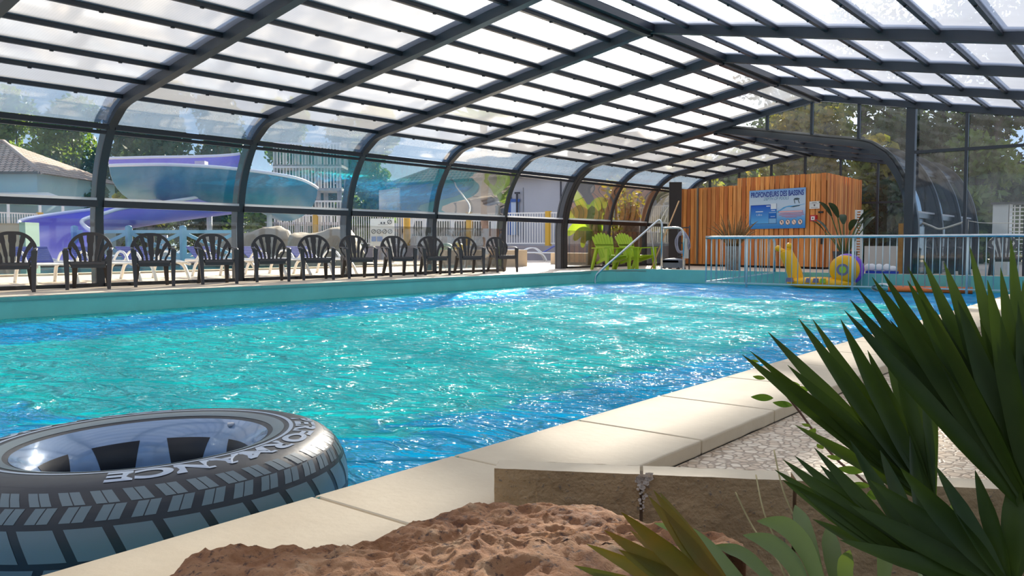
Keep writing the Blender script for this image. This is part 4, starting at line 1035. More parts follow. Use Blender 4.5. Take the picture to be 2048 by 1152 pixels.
# bird of paradise plant
def big_leaf_plant(name, label, base, h, n, m, pot, seed, lw=.12, ll=.6, spread=.5, cat='potted plant', upright=.8):
    rt = thing(name, label, cat, base); r_ = random.Random(seed)
    if pot:
        mb = MB(); mb.lathe([(0,0),(.22,0),(.28,.5),(.25,.5),(.24,.42),(0,.42)], base, 24); mb.build('pot', pot, rt)
    z0 = base[2] + (.42 if pot else 0)
    for k in range(n):
        a_ = 2*PI*k/n + r_.uniform(-.4,.4); hh = h*r_.uniform(.55,1); sp_ = spread*r_.uniform(.3,1)
        d = Vector((math.cos(a_), math.sin(a_), 0)); b0 = Vector((base[0], base[1], z0))+d*.06
        top = b0 + d*sp_*.6 + Vector((0,0,hh)); L = ll*r_.uniform(.8,1.2)
        mb = MB(); mb.tube(cat_spline([b0, b0.lerp(top,.5)+Vector((0,0,.05)), top], 4), [.02]*4+[.014]*5, 6); mb.build('stem', M_STEM, rt)
        V = []; N = 12; side = d.cross(Vector((0,0,1)))
        for i in range(N+1):
            t = i/N; c_ = top + d*L*t*(1-upright*.5) + Vector((0,0,L*(upright*t-.9*t*t*(1.1-upright)))) ; wl = lw*(math.sin(PI*min(1,t*.93+.05))**.7)
            u = Vector((0,0,1))
            V += [c_-side*wl+u*wl*.35, c_, c_+side*wl+u*wl*.35]
        F = []
        for i in range(N): F += [(3*i, 3*i+1, 3*i+4, 3*i+3), (3*i+1, 3*i+2, 3*i+5, 3*i+4)]
        mb = MB(); mb.add(V, F, True); mb.build('leaf', m, rt)
    return rt
M_DKL = leafmat('dark glossy leaf', (.015,.035,.015), (.03,.06,.02), .15, .35, 3.0)
c = uY(1690, 500, 20.4); big_leaf_plant('potted_plant', 'dark broad leaved plant in a pot by the right corner of the hut', (c[0], 20.4, 0), .95, 11, M_DKL, mat('dark pot', (.05,.045,.04), .7), 3, .09, .55, .75)
# wood post and white stand
c0, c1 = uY(1797, 500, 19.6), uY(1806, 500, 19.6); mb = MB(); mb.span(c0[0], c1[0], 19.55, 19.65, 0, uY(1801, 447, 19.6)[2]); tag(mb.build('timber_post', mat('ochre timber', (.42,.22,.06), .7, var=.3, vscale=9)), 'short ochre timber post left of the dark gable post', 'post')
lf = thing('white_louvre_screen', 'narrow white slatted screen standing right of the dark potted plant', 'screen', tuple(uY(1718, 540, 21.2)[:2])+(0,))
for x0, x1 in ((1711,1714),(1722,1726)):
    a, b_ = uY(x0, 420, 21.2), uY(x1, 420, 21.2); mb = MB(); mb.span(a[0], b_[0], 21.17, 21.23, 0, a[2]); mb.build('upright', M_WHITE, lf)
a, b_ = uY(1714, 425, 21.2), uY(1722, 425, 21.2); mb = MB()
for k in range(22): mb.box(((a[0]+b_[0])/2, 21.2, .12+k*.065), (b_[0]-a[0], .04, .012), rot=Matrix.Rotation(.5, 3, 'X'))
mb.build('slats', M_WHITE, lf)
def arm_chair_at(px, Y, rz, lab):
    c = copy_tree(chB); p = uY(px, 500, Y); c.location = (p[0], Y, 0); c.rotation_euler = (0,0,rz); c['label'] = lab; c['group'] = 'plastic armchairs behind the right glazing'
    return c
arm_chair_at(1886, 19.45, math.radians(205), 'grey plastic armchair behind the glass right of the dark gable post')
arm_chair_at(1903, 20.3, math.radians(150), 'dark plastic armchair further back beside the white chair')
arm_chair_at(2012, 19.3, math.radians(200), 'dark plastic armchair in front of the white trellis unit at the right edge')
# light grey low wall panels and white chair behind
a, b_ = uY(1730, 500, 22.0), uY(1800, 500, 22.0)
mb = MB(); mb.span(a[0], b_[0], 21.95, 22.05, 0, uY(1740, 492, 22.0)[2]); tag(mb.build('low_screen', mat('off white board', (.62,.60,.56), .7)), 'low off-white screen between the hut and the dark gable post', 'screen')
# white unit with trellis
wu = thing('white_trellis_unit', 'tall white cabinet with a square white trellis at the right edge', 'cabinet', tuple(uY(2015, 540, 20.6)[:2])+(0,))
a, b_ = uY(1984, 500, 20.6), uY(2017, 500, 20.6); zt = uY(1984, 409, 20.6)[2]
mb = MB(); mb.span(a[0], b_[0], 20.55, 21.0, 0, zt); mb.build('cabinet', mat('cool white panel', (.60,.64,.66), .5), wu)
mb = MB(); mb.span(a[0]-.03, uY(2075,500,20.6)[0], 20.5, 21.0, zt, zt+.04); mb.build('cover', mat('dark cover', (.04,.045,.05), .5), wu)
c = uY(2070, 500, 20.6)
for k in range(6): mb = MB(); x = b_[0]+(c[0]-b_[0])*k/5; mb.span(x-.012, x+.012, 20.55, 20.575, .3, zt-.03); mb.build('trellis_upright', M_WHITE, wu)
for k in range(14): mb = MB(); z = .34+k*(zt-.42)/13; mb.span(b_[0], c[0], 20.575, 20.6, z-.012, z+.012); mb.build('trellis_slat', M_WHITE, wu)
# dark cabinets / stacked kit beside the hut and vacuum
a, b_ = uD(1337, 540, 24.6), uD(1354, 540, 24.6)
mb = MB(); mb.beam((a[0], a[1], 1.25), (b_[0]+.1, b_[1]+.05, 1.25), .08, 2.5); tag(mb.build('dark_door_panel', mat('dark brown panel', (.03,.022,.02), .6)), 'tall dark panel left of the wooden hut', 'panel')
cl = thing('pool_cleaner', 'grey pool vacuum on wheels with a coiled hose beside the hut', 'pool cleaner', tuple(uD(1350, 533, 21.4)[:2])+(0,)); c = uD(1348, 533, 21.4); k0 = Vector((c[0], c[1], 0))
mb = MB(); mb.grid(lambda u, v: (k0.x+.27*math.copysign(abs(math.cos(2*PI*u))**.5, math.cos(2*PI*u))*min(1, 1.9*(1-v)**.4), k0.y+.2*math.copysign(abs(math.sin(2*PI*u))**.5, math.sin(2*PI*u))*min(1,1.9*(1-v)**.4), .06+.26*v), 28, 10, cu=True); mb.build('body', mat('slate grey plastic', (.13,.15,.18), .35), cl)
mb = MB(); mb.grid(lambda u, v: (k0.x-.27+.5*u, k0.y-.21, .20+.06*math.sin(PI*v)), 6, 6); mb.build('cover', mat('pale grey plastic', (.5,.54,.6), .35), cl)
for sx, sy in ((-1,-1),(1,-1),(-1,1),(1,1)): mb = MB(); mb.tube([(k0.x+sx*.2, k0.y+sy*.16-.02, .045), (k0.x+sx*.2, k0.y+sy*.16+.02, .045)], .045, 12); mb.build('wheel', M_RAIL, cl)
tr = thing('hose_trolley', 'upright trolley with a tangled grey hose behind the bent handrail', 'trolley', (k0.x+.1, k0.y+.45, 0))
mb = MB()
for sx in (-.12,.2): mb.tube([(k0.x+sx, k0.y+.45, 0), (k0.x+sx, k0.y+.45, 1.15)], .018, 8)
for z in (.35,.7,1.1): mb.beam((k0.x-.12, k0.y+.45, z), (k0.x+.2, k0.y+.45, z), .03, .03)
mb.build('frame', mat('dark steel', (.05,.05,.055), .5), tr)
mb = MB(); r_ = random.Random(9); pts = []
for k in range(26):
    a_ = k*1.35; pts.append((k0.x+.03+.17*math.cos(a_)+r_.uniform(-.04,.04), k0.y+.40+r_.uniform(-.05,.02), .72+.26*math.sin(a_)+r_.uniform(-.06,.06)))
mb.tube(cat_spline(pts, 5), .017, 8); mb.build('hose', mat('grey violet hose', (.33,.32,.40), .5), tr)
mb = MB(); mb.span(k0.x+.10, k0.x+.2, k0.y+.3, k0.y+.42, .3, .82); mb.build('pale_box', mat('pale box', (.55,.54,.5), .6), tr)
a, b_ = uD(1302, 528, 21.6), uD(1358, 402, 22.3); mb = MB(); mb.tube([(a[0], a[1], .01), (b_[0], b_[1], b_[2])], .018, 8); tag(mb.build('wooden_pole', mat('pale pine pole', (.55,.32,.14), .6)), 'pale wooden pole leaning against the left end of the hut', 'pole')
a, b_ = uD(1312, 530, 21.4), uD(1302, 462, 21.8); mb = MB(); mb.tube([(a[0], a[1], .01), tuple(b_)], .012, 8); tag(mb.build('metal_pole', mat('grey pole', (.4,.4,.38), .4, .6)), 'thin grey pole leaning beside the wooden pole', 'pole')
# hanging festoon of rope behind the gable
mb = MB(); mb.tube(cat_spline([uY(1835,441,20.0), uY(1862,452,20.0), uY(1880,458,20.0), uY(1910,450,20.0), uY(1930,443,20.0)], 6), .022, 8)
rp = mb.build('rope', mat('white rope', (.6,.58,.52), .8)); tag(rp, 'thick white knotted rope hanging slack behind the right glazing', 'rope')
mb = MB(); 
mb.tube(cat_spline([uY(1938,442,20.0), uY(1970,446,20.0), uY(2030,446,20.0)], 5), .010, 6); tag(mb.build('rope', mat('white rope', (.6,.58,.52), .8)), 'thin pale rope stretched towards the white trellis unit', 'rope')
for px in (1835, 1934): 
    c = uY(px, 442, 20.0); mb = MB(); mb.tube([(c[0], 20.0, 0), (c[0], 20.0, c[2]+.03)], .03, 8); tag(mb.build('rope_post', M_RAIL), 'dark post holding the %s end of the thick white rope' % ('left' if px < 1900 else 'right'), 'post')

# ------------------------------------------------------------------ outside, beyond the left glazing
M_POW = mat('white painted metal', (.75,.74,.70), .4); M_MUS = mat('mustard post', (.62,.36,.03), .5)
def gp_(px, D, z=0.0): c = uD(px, 500, D); return Vector((c[0], c[1], z))
def picket(label, A, B, z0, z1, posts, step=.115):
    rt = thing('picket_fence', label, 'fence', tuple((A+B)/2)[:2]+(z0,), group='white metal fence with mustard posts')
    L = (B-A).length; n = int(L/step); mb = MB()
    for k in range(n+1): p = A.lerp(B, k/n); mb.span(p.x-.014, p.x+.014, p.y-.014, p.y+.014, z0+.05, z1-.02)
    mb.build('pickets', M_POW, rt)
    for z in (z0+.06, z1-.02): mb = MB(); mb.beam((A.x,A.y,z), (B.x,B.y,z), .04, .05); mb.build('rail', M_POW, rt)
    for t in posts: p = A.lerp(B, t); mb = MB(); mb.span(p.x-.10, p.x+.10, p.y-.10, p.y+.10, z0-.05, z1+.05); mb.build('post', M_MUS, rt)
    return rt
def wallbar(label, A, B, z1, m, th=.25):
    mb = MB(); mb.beam((A.x,A.y,z1/2), (B.x,B.y,z1/2), th, z1); return tag(mb.build('low_wall', m), label, 'wall')
M_LW = mat('mauve grey render', (.36,.33,.34), .8, var=.2, vscale=1.2)
Aa, Ab = gp_(560, 39), gp_(1128, 35)
picket('white picket fence with mustard posts behind the notice board', Aa, Ab, .66, 2.03, (.14,.475,.69,.95))
wallbar('low mauve wall under the picket fence behind the notice board', Aa, Ab, .62, M_LW)
Ac, Ad = gp_(1130, 33.5), gp_(1339, 27.0)
picket('white picket fence behind the banana plant', Ac, Ad, .66, 1.95, (.70,))
wallbar('low grey wall behind the lime green chairs', Ac, Ad, .62, M_LW)
Ae, Af = gp_(-120, 30), gp_(200, 37)
picket('white picket fence at the far left behind the purple slide', Ae, Af, .6, 1.93, (.05,.58,.95))
# notice board
nb = thing('notice_board', 'white notice board with round prohibition signs beyond the pool glass', 'notice board', tuple(gp_(763, 30)))
uN = Vector((math.cos(YAW), math.sin(YAW), 0)); 
def nf(px, py, d=0.0): c = uD(px, py, 30-d); return tuple(c)
mb = MB(); mb.prism([nf(740,492), nf(788,492), nf(788,437), nf(740,437)], Vector((-math.sin(YAW), math.cos(YAW), 0))*.04); mb.build('board', mat('white board', (.75,.75,.72), .4), nb)
for px in (745, 783): c = gp_(px, 30.03); mb = MB(); mb.span(c.x-.03, c.x+.03, c.y+.05, c.y+.1, 0, 1.0); mb.build('leg', M_POW, nb)
def ringp(mb, px, py, r0, r1, n=20): 
    P = [nf(px+r*math.cos(a), py+r*math.sin(a), .02) for r in (r0, r1) for a in np.linspace(0, 2*PI, n+1)[:-1]]
    mb.add(P, [(k, (k+1)%n, n+(k+1)%n, n+k) for k in range(n)])
mk = mat('sign dark ink', (.05,.05,.06), .5)
for px, py in ((779,444),(747,463),(758,463),(769,463),(780,463)):
    mb = MB(); ringp(mb, px, py, 3.4, 4.6); mb.add([nf(px-3,py+2.4,.02), nf(px-2.4,py+3,.02), nf(px+3,py-2.4,.02), nf(px+2.4,py-3,.02)], [(0,1,2,3)]); mb.build('prohibition_sign', mk, nb)
mb = MB(); mb.add([nf(756,449,.02),nf(776,449,.02),nf(776,449.6,.02),nf(756,449.6,.02)], [(0,1,2,3)]); mb.add([nf(767,444,.02),nf(770,444,.02),nf(770,448,.02),nf(767,448,.02)], [(0,1,2,3)]); mb.add([nf(760,447,.02),nf(763,443,.02),nf(765,448,.02)], [(0,1,2)]); mb.build('drawing', mk, nb)
for x0, x1 in ((743,752),(754,765)): mb = MB(); mb.add([nf(x0,483,.02),nf(x1,483,.02),nf(x1,473,.02),nf(x0,473,.02)], [(0,1,2,3)]); mb.build('blue_panel', mat('faded blue panel', (.25,.35,.6), .5), nb)
# pale blue timber fence
M_PB = mat('pale blue painted timber', (.22,.48,.66), .6, var=.15, vscale=3)
A, B = gp_(150, 23.2), gp_(475, 23.2); rt = thing('cross_braced_fence', 'pale blue timber fence with crossed braces by the outdoor pool', 'fence', tuple((A+B)/2))
for k in range(4): p = A.lerp(B, k/3); mb = MB(); mb.span(p.x-.07,p.x+.07,p.y-.07,p.y+.07,0,1.16); mb.lathe([(.08,1.14),(.08,1.18),(0,1.2)], (p.x,p.y,0), 8); mb.build('post', M_PB, rt)
for z in (1.02, .28): mb = MB(); mb.beam(tuple(A+Vector((0,0,z))), tuple(B+Vector((0,0,z))), .05, .09); mb.build('rail', M_PB, rt)
for k in range(3):
    p, q_ = A.lerp(B, k/3), A.lerp(B, (k+1)/3)
    for z0, z1 in ((.3,1.0),(1.0,.3)): mb = MB(); mb.beam((p.x,p.y,z0),(q_.x,q_.y,z1), .045, .09); mb.build('brace', M_PB, rt)
# beige pillar at the left edge
M_PIL = mat('beige render', (.46,.36,.25), .8, var=.15, vscale=2)
A, B = gp_(-60, 19), gp_(53, 19); mb = MB(); mb.beam((A.x,A.y,.57), (B.x,B.y,.57), .5, 1.14)
pr = thing('pool_side_block', 'beige rendered block with a pale green end beside the purple slide', 'block', tuple((A+B)/2))
mb.build('body', M_PIL, pr)
C_, D_ = gp_(54, 18.9), gp_(66, 18.9); mb = MB(); mb.beam((C_.x,C_.y,.58), (D_.x,D_.y,.58), .55, 1.16); mb.build('green_end', mat('pale green render', (.25,.40,.33), .8), pr)
# purple slide
M_PU = mat('violet glossy slide', (.20,.17,.72), .3, 0, .5); M_TEAL = mat('teal slide shell', (.01,.15,.27), .3); M_RIM = mat('white slide rim', (.72,.74,.85), .35)
def flume(rt, path, w_, h_, m_in, m_out, steps=10):
    P = cat_spline(path, steps); n = len(P); mb = MB(); V = []; prof = []
    K = 14
    for off, in ((0,), (.05,)):
        for k in range(K+1):
            a_ = PI + PI*k/K; r_ = 1.0
            prof.append((math.cos(a_)*(w_/2+off), math.sin(a_)*(h_+off)))
    fr_ = []
    for i, p in enumerate(P):
        d = (P[min(i+1,n-1)]-P[max(i-1,0)]); d.z = 0; d.normalize(); s_ = Vector((-d.y, d.x, 0)); fr_.append(s_)
    inner, outer = MB(), MB(); VI = []; VO = []
    for i, p in enumerate(P):
        for k in range(K+1): VI.append(tuple(p + fr_[i]*prof[k][0] + Vector((0,0,h_+prof[k][1]))))
        for k in range(K+1): VO.append(tuple(p + fr_[i]*prof[K+1+k][0] + Vector((0,0,h_+prof[K+1+k][1]))))
    F = [(i*(K+1)+k, (i+1)*(K+1)+k, (i+1)*(K+1)+k+1, i*(K+1)+k+1) for i in range(n-1) for k in range(K)]
    inner.add(VI, F, True); outer.add(VO, [f_[::-1] for f_ in F], True)
    inner.build('channel', m_in, rt); outer.build('outer_shell', m_out, rt)
    for sg_ in (-1, 1):
        mb = MB(); mb.tube([P[i]+fr_[i]*sg_*(w_/2+.03)+Vector((0,0,h_)) for i in range(n)], .06, 8); mb.build('rim', M_RIM, rt)
    i = 0; mb = MB(); mb.tube([Vector(VI[k]) for k in range(K+1)], .045, 8); mb.build('rim', M_RIM, rt)
sl_ = thing('water_slide', 'violet open water slide winding down to the outdoor pool', 'water slide', tuple(gp_(150, 24)))
def sp_(px, py, D): return Vector(uD(px, py, D))
flume(sl_, [sp_(130,524,21.5), sp_(108,508,22.6), sp_(110,490,24.6), sp_(170,473,26.5), sp_(260,455,28), sp_(370,438,30), sp_(470,425,31)], 1.5, .75, M_PU, M_PU)
flume(sl_, [sp_(283,403,31.0), sp_(320,403,30.6), sp_(380,404,30.2), sp_(460,410,30.3), sp_(530,422,31), sp_(572,440,32.5)], 2.6, 1.22, M_PU, M_TEAL)
flume(sl_, [sp_(235,356,35), sp_(320,354,35), sp_(420,352,35), sp_(470,345,35.5)], 1.4, .75, M_PU, M_PU)
for px, D, z in ((260,30,2.0),(420,30.8,2.0),(540,31.2,1.8),(330,29.5,1.0)):
    c = gp_(px, D); mb = MB(); mb.tube([(c.x,c.y,0),(c.x,c.y,z)], .10, 10); mb.build('support', M_POW, sl_)
mb = MB(); c = sp_(403, 334, 29.5); mb.box((c.x, c.y, c.z), (.35,.35,.4), YAW); mb.build('joint_box', mat('grey box', (.35,.33,.32), .7), sl_)
# slide stair tower
tw = thing('slide_tower', 'grey and white timber stair tower of the water slide', 'tower', tuple(gp_(625, 40)))
c = gp_(625, 40); r_ = Vector((math.cos(YAW), math.sin(YAW), 0)); f_ = Vector((-r_.y, r_.x, 0)); M_TW = mat('weathered grey timber', (.36,.34,.33), .8, var=.3, vscale=4)
for sx in (-1.5,-.5,.5,1.5):
    for sy in (-.8,.8): p = c+r_*sx+f_*sy; mb = MB(); mb.span(p.x-.08,p.x+.08,p.y-.08,p.y+.08,0,5.4); mb.build('post', M_TW, tw)
for z in (1.6, 3.2, 4.3):
    mb = MB(); mb.prism([tuple(c+r_*sx+f_*sy+Vector((0,0,z))) for sx, sy in ((-1.6,-.9),(1.6,-.9),(1.6,.9),(-1.6,.9))], (0,0,.12)); mb.build('platform', M_TW, tw)
    mb = MB()
    for k in range(22): p = c+r_*(-1.55+3.1*k/21)-f_*.88; mb.span(p.x-.02,p.x+.02,p.y-.02,p.y+.02,z+.12,z+1.1)
    mb.beam(tuple(c-r_*1.6-f_*.88+Vector((0,0,z+1.1))), tuple(c+r_*1.6-f_*.88+Vector((0,0,z+1.1))), .06, .08); mb.build('guard_rail', M_POW, tw)
for k in range(14): p = c+r_*(-2.9+.13*k)+f_*.0+Vector((0,0,.12+.23*k)); mb = MB(); mb.box(tuple(p), (.3,1.0,.05), YAW); mb.build('step', M_TW, tw)
# artificial rocks
def rock(label, pts, D, thick, m, seed):
    """outline of the rock's crest given by points, given real depth"""
    cx = sum(p[0] for p in pts)/len(pts); base = gp_(cx, D); w_ = (gp_(pts[-1][0], D)-gp_(pts[0][0], D)).length/2; hs = [uD(p[0], p[1], D)[2] for p in pts]
    def fn(u, v):
        px = pts[0][0]+(pts[-1][0]-pts[0][0])*u; h = float(np.interp(px, [p[0] for p in pts], hs)); c = gp_(px, D); a_ = PI*v
        prof = math.sin(a_)**.45; e_ = (1-abs(2*u-1)**6)
        n_ = noise.fractal(Vector((c.x*1.3, c.y*1.3+seed, v*3)), 1, 2, 4)*.16
        q_ = c + f_*(-thick*math.cos(a_)*(1+.4*n_))*max(e_,.05); return (q_.x, q_.y, max(-.05, h*prof*(1+n_*.5*(v not in (0,1)))-.02))
    mb = MB(); mb.grid(fn, 60, 24); return tag(mb.build('artificial_rock', m), label, 'rock', 'sculpted rocks by the outdoor pool')
M_RK = mat('tan grey sculpted rock', (.36,.30,.22), .8, var=.35, vscale=1.6, bump=.4, bscale=9)
rock('tan sculpted rock left of the second roof post', [(395,500),(405,466),(430,462),(470,466),(505,464),(545,455),(562,454),(580,463),(588,500)], 27.5, 1.2, M_RK, 1)
rock('tan sculpted rock between the second and third roof posts', [(575,505),(585,464),(640,463),(668,454),(700,456),(715,480),(730,505)], 26.5, 1.1, M_RK, 5)
# sun loungers
def make_lounger(label):
    rt = thing('sun_lounger', label, 'sun lounger', group='white plastic sun loungers beyond the side glazing'); mw_ = M_WHITE
    mb = MB()
    for k in range(16): mb.box((0, -.9+.088*k, .33), (.56,.07,.02))
    for sg_ in (-1,1): mb.tube(cat_spline([(sg_*.30,-.98,.30),(sg_*.30,-.5,.34),(sg_*.30,.3,.34),(sg_*.30,.9,.33)], 5), .028, 8)
    mb.build('seat', mw_, rt, True)
    mb = MB()
    for k in range(8): t = k/7; mb.box((0, .50+.42*t, .36+.24*t), (.54,.05,.02), rot=Matrix.Rotation(.5,3,'X'))
    mb.build('backrest', mat('blue lounger slats', (.02,.05,.35), .5), rt, True)
    for sx in (-1,1):
        for y0, y1 in ((-.75,-.95),(.45,.60)):
            mb = MB(); mb.tube(cat_spline([(sx*.29,y0+.25*(1 if y0 < 0 else -1),.33),(sx*.30,y0,.26),(sx*.31,y1,0)], 4), .03, 8); mb.build('leg', mw_, rt, True)
        mb = MB(); mb.tube(cat_spline([(sx*.31,-.35,.34),(sx*.32,-.15,.5),(sx*.32,.15,.52),(sx*.31,.4,.35)], 5), .022, 8); mb.build('armrest', mw_, rt, True)
    return rt
lg = make_lounger('white sun lounger behind the leftmost brown armchair'); LP = [(85,15.0,1.4),(205,15.0,1.45),(300,15.2,1.5),(440,15.4,1.5),(545,15.5,1.55),(640,15.0,1.5)]
LL = ['white sun lounger behind the leftmost brown armchair','white sun lounger behind the leftmost roof post','white sun lounger behind the third armchair','white sun lounger behind the fourth armchair','white sun lounger just right of the second roof post','white sun lounger just left of the third roof post']
for k, (px, X, rz) in enumerate(LP):
    o = lg if k == 0 else copy_tree(lg); p = uX(px, 500, -X); o.location = (p[0], p[1], 0); o.rotation_euler = (0,0,rz); o['label'] = LL[k]
o = copy_tree(lg); p = gp_(1062, 33); o.location = tuple(p); o.rotation_euler = (0,0,YAW-PI/2+.1); o['label'] = 'white and blue sun lounger seen through the open bay'
# planter boxes
M_PLB = mat('beige block', (.55,.44,.30), .8, var=.15, vscale=3)
for A, B, z, lab in ((gp_(890,24.5),gp_(1042,25.5),.50,'long beige planter block behind the farthest dark chairs'), (gp_(1122,28.5),gp_(1230,26.3),.38,'beige planter block under the banana plant')):
    mb = MB(); mb.beam((A.x,A.y,z/2),(B.x,B.y,z/2),.9,z); tag(mb.build('planter_block', M_PLB), lab, 'planter')
for px, py, D, r0, m_, lab in ((893,506,25.6,.28,mat('pale green vinyl',(.35,.55,.42),.4),'pale green round float lying behind the dark chairs'), (914,506,25.9,.30,mat('yellow float',(.75,.55,.06),.4),'yellow round float behind the dark chairs')):
    c = uD(px, py, D); mb = MB(); n = 32
    mb.grid(lambda u, v: tuple(Vector(c)+r_*(r0*math.cos(2*PI*u)*(.72+.28*math.cos(2*PI*v)))+Vector((0,0,r0*1.1*math.sin(2*PI*u)*(.72+.28*math.cos(2*PI*v))))+f_*(.09*math.sin(2*PI*v))), n, 12, cu=True, cv=True)
    mb.ell(tuple(c), (r0*.5, .04, r0*.5)); tag(mb.build('round_float', m_), lab, 'float')
# grey house with tiled roof
def tiles():
    m, g = newmat('brown clay roof tiles'); t = g('ShaderNodeTexCoord'); s_ = g('ShaderNodeSeparateXYZ', {0: t.outputs['UV']})
    br = g('ShaderNodeTexBrick', {'Vector': t.outputs['UV'], 'Color1': (.46,.33,.26,1), 'Color2': (.60,.46,.38,1), 'Mortar': (.10,.07,.05,1), 'Scale': 1.0, 'Mortar Size': .035, 'Brick Width': .34, 'Row Height': .40})
    w1 = g('ShaderNodeTexWave', {'Vector': t.outputs['UV'], 'Scale': 1.9}, bands_direction='X', wave_profile='SIN')
    g('ShaderNodeOutputMaterial', {0: g('ShaderNodeBsdfPrincipled', {'Base Color': br.outputs[0], 'Roughness': .8, 'Normal': g('ShaderNodeBump', {'Strength': .8, 'Distance': .05, 'Height': w1.outputs[0]})})}); return m
M_TILE = tiles()
def add_uv(o):
    me = o.data; uv = me.uv_layers.new(name='UVMap')
    for p in me.polygons:
        n = p.normal; h = Vector((-n.y, n.x, 0)); h = h.normalized() if h.length > .01 else Vector((1,0,0)); u = n.cross(h)
        for li in p.loop_indices:
            c = me.vertices[me.loops[li].vertex_index].co; uv.data[li].uv = (c.dot(h), c.dot(u))
def house(label, pA, pB, depth, z0, z1, ridge, wallm, over=.5):
    A, B = pA, pB; u = (B-A).normalized(); n = Vector((-u.y, u.x, 0)); 
    rt = thing('house', label, 'house', tuple((A+B)/2+n*depth/2))
    mb = MB(); mb.prism([tuple(A), tuple(B), tuple(B+n*depth), tuple(A+n*depth)], (0,0,z1)); mb.build('walls', wallm, rt)
    a, b_, c, d = A-u*over-n*over, B+u*over-n*over, B+u*over+n*(depth+over), A-u*over+n*(depth+over)
    Z = Vector((0,0,z1)); k = depth/2+over; r0 = A-u*over+u*k+n*depth/2; r1 = B+u*over-u*k+n*depth/2; R_ = Vector((0,0,ridge))
    mb = MB(); V = [tuple(q_+Z) for q_ in (a,b_,c,d)]+[tuple(r0+R_), tuple(r1+R_)]; mb.add(V, [(0,1,5,4),(1,2,5),(2,3,4,5),(3,0,4),(3,2,1,0)]); o = mb.build('roof', M_TILE, rt); add_uv(o)
    for (q0, q1) in ((V[0],V[4]),(V[1],V[5]),(V[4],V[5])): mb = MB(); mb.tube([q0, q1], .12, 8); mb.build('ridge_tiles', mat('ridge tile', (.42,.34,.30), .8), rt)
    for (q0, q1) in ((V[0],V[1]),(V[0],V[3])): mb = MB(); mb.beam(q0, q1, .1, .14); mb.build('gutter', mat('dark gutter', (.07,.07,.075), .5), rt)
    return rt, u, n
M_HW = mat('grey white render', (.44,.44,.46), .85, var=.08, vscale=.8)
hs, hu, hn = house('long pale grey house with a brown tiled hip roof beyond the fence', gp_(795, 52), gp_(1340, 40), 8.5, 0, 4.35, 6.8, M_HW)
def onw(px, D, z, out=.03): p = gp_(px, D); return p - hn*out + Vector((0,0,z))
# blue framed door and window on the wall
Aw, Bw = gp_(795, 52), gp_(1340, 40)
def wpt(px, py, out=.04):
    r = Vector(ray(px, py)); o = Vector(C0); base = Aw-hn*out; return o + r*((base-o).dot(hn)/r.dot(hn))
def wrect(name, x0, y0, x1, y1, m, out=.04, th=.05):
    mb = MB(); P = [wpt(x0,y1,out), wpt(x1,y1,out), wpt(x1,y0,out), wpt(x0,y0,out)]; mb.prism([tuple(p) for p in P], hn*(-th)); return mb.build(name, m, hs)
M_BLU = mat('royal blue paint', (.02,.08,.30), .5)
wrect('window_frame', 1017, 386, 1023, 470, M_BLU); wrect('window_frame', 1017, 398, 1040, 404, M_BLU, .12); wrect('window', 1023, 404, 1038, 470, mat('pale blue glass', (.35,.45,.6), .2), .05); wrect('window_frame', 1033, 386, 1036, 470, mat('dark metal', (.03,.03,.04), .5), .14)
wrect('wall_lamp', 1030, 384, 1040, 388, mat('dark metal', (.03,.03,.04), .5), .2)
wrect('door_panel', 1046, 375, 1047, 480, mat('grey joint', (.25,.25,.26), .7), .02, .02); wrect('downpipe', 1121, 355, 1123, 480, mat('dark metal', (.03,.03,.04), .5), .1)
# white balcony railings before the house
A, B = gp_(760, 46), gp_(800, 44); rt = thing('balcony', 'white railed balcony left of the grey house', 'balcony', tuple((A+B)/2))
mb = MB(); 
for k in range(24): p = A.lerp(B, k/23); mb.span(p.x-.025,p.x+.025,p.y-.025,p.y+.025,2.4,3.6)
mb.beam(tuple(A+Vector((0,0,3.62))), tuple(B+Vector((0,0,3.62))), .08, .08); mb.build('guard_rail', M_POW, rt)
mb = MB(); mb.beam(tuple(A+Vector((0,0,2.35))), tuple(B+Vector((0,0,2.35))), 2.0, .12); mb.build('floor_slab', M_TW, rt)
for t in (0,1): p = A.lerp(B, t); mb = MB(); mb.span(p.x-.08,p.x+.08,p.y-.08,p.y+.08,0,2.3); mb.build('post', M_TW, rt)
# left house with awning
hs2, u2, n2 = house('pale blue house with a brown tiled roof at the left edge', gp_(-330, 46), gp_(78, 46), 9, 0, 4.6, 6.9, mat('pale blue render', (.34,.50,.56), .8), .45)
A, B = gp_(-120, 41), gp_(133, 41); A2, B2 = gp_(-150, 46), gp_(100, 46)
mb = MB(); mb.prism([(A.x,A.y,2.88),(B.x,B.y,2.88),(B2.x,B2.y,3.5),(A2.x,A2.y,3.5)], (0,0,.06)); tr_ = thing('terrace_awning', 'white terrace awning in front of the pale blue house', 'awning', tuple((A+B)/2)); mb.build('canopy', M_WHITE, tr_)
for t in (.3,.55,.8,.98): p = A.lerp(B, t); mb = MB(); mb.span(p.x-.05,p.x+.05,p.y-.05,p.y+.05,0,2.88); mb.build('post', M_WHITE, tr_)
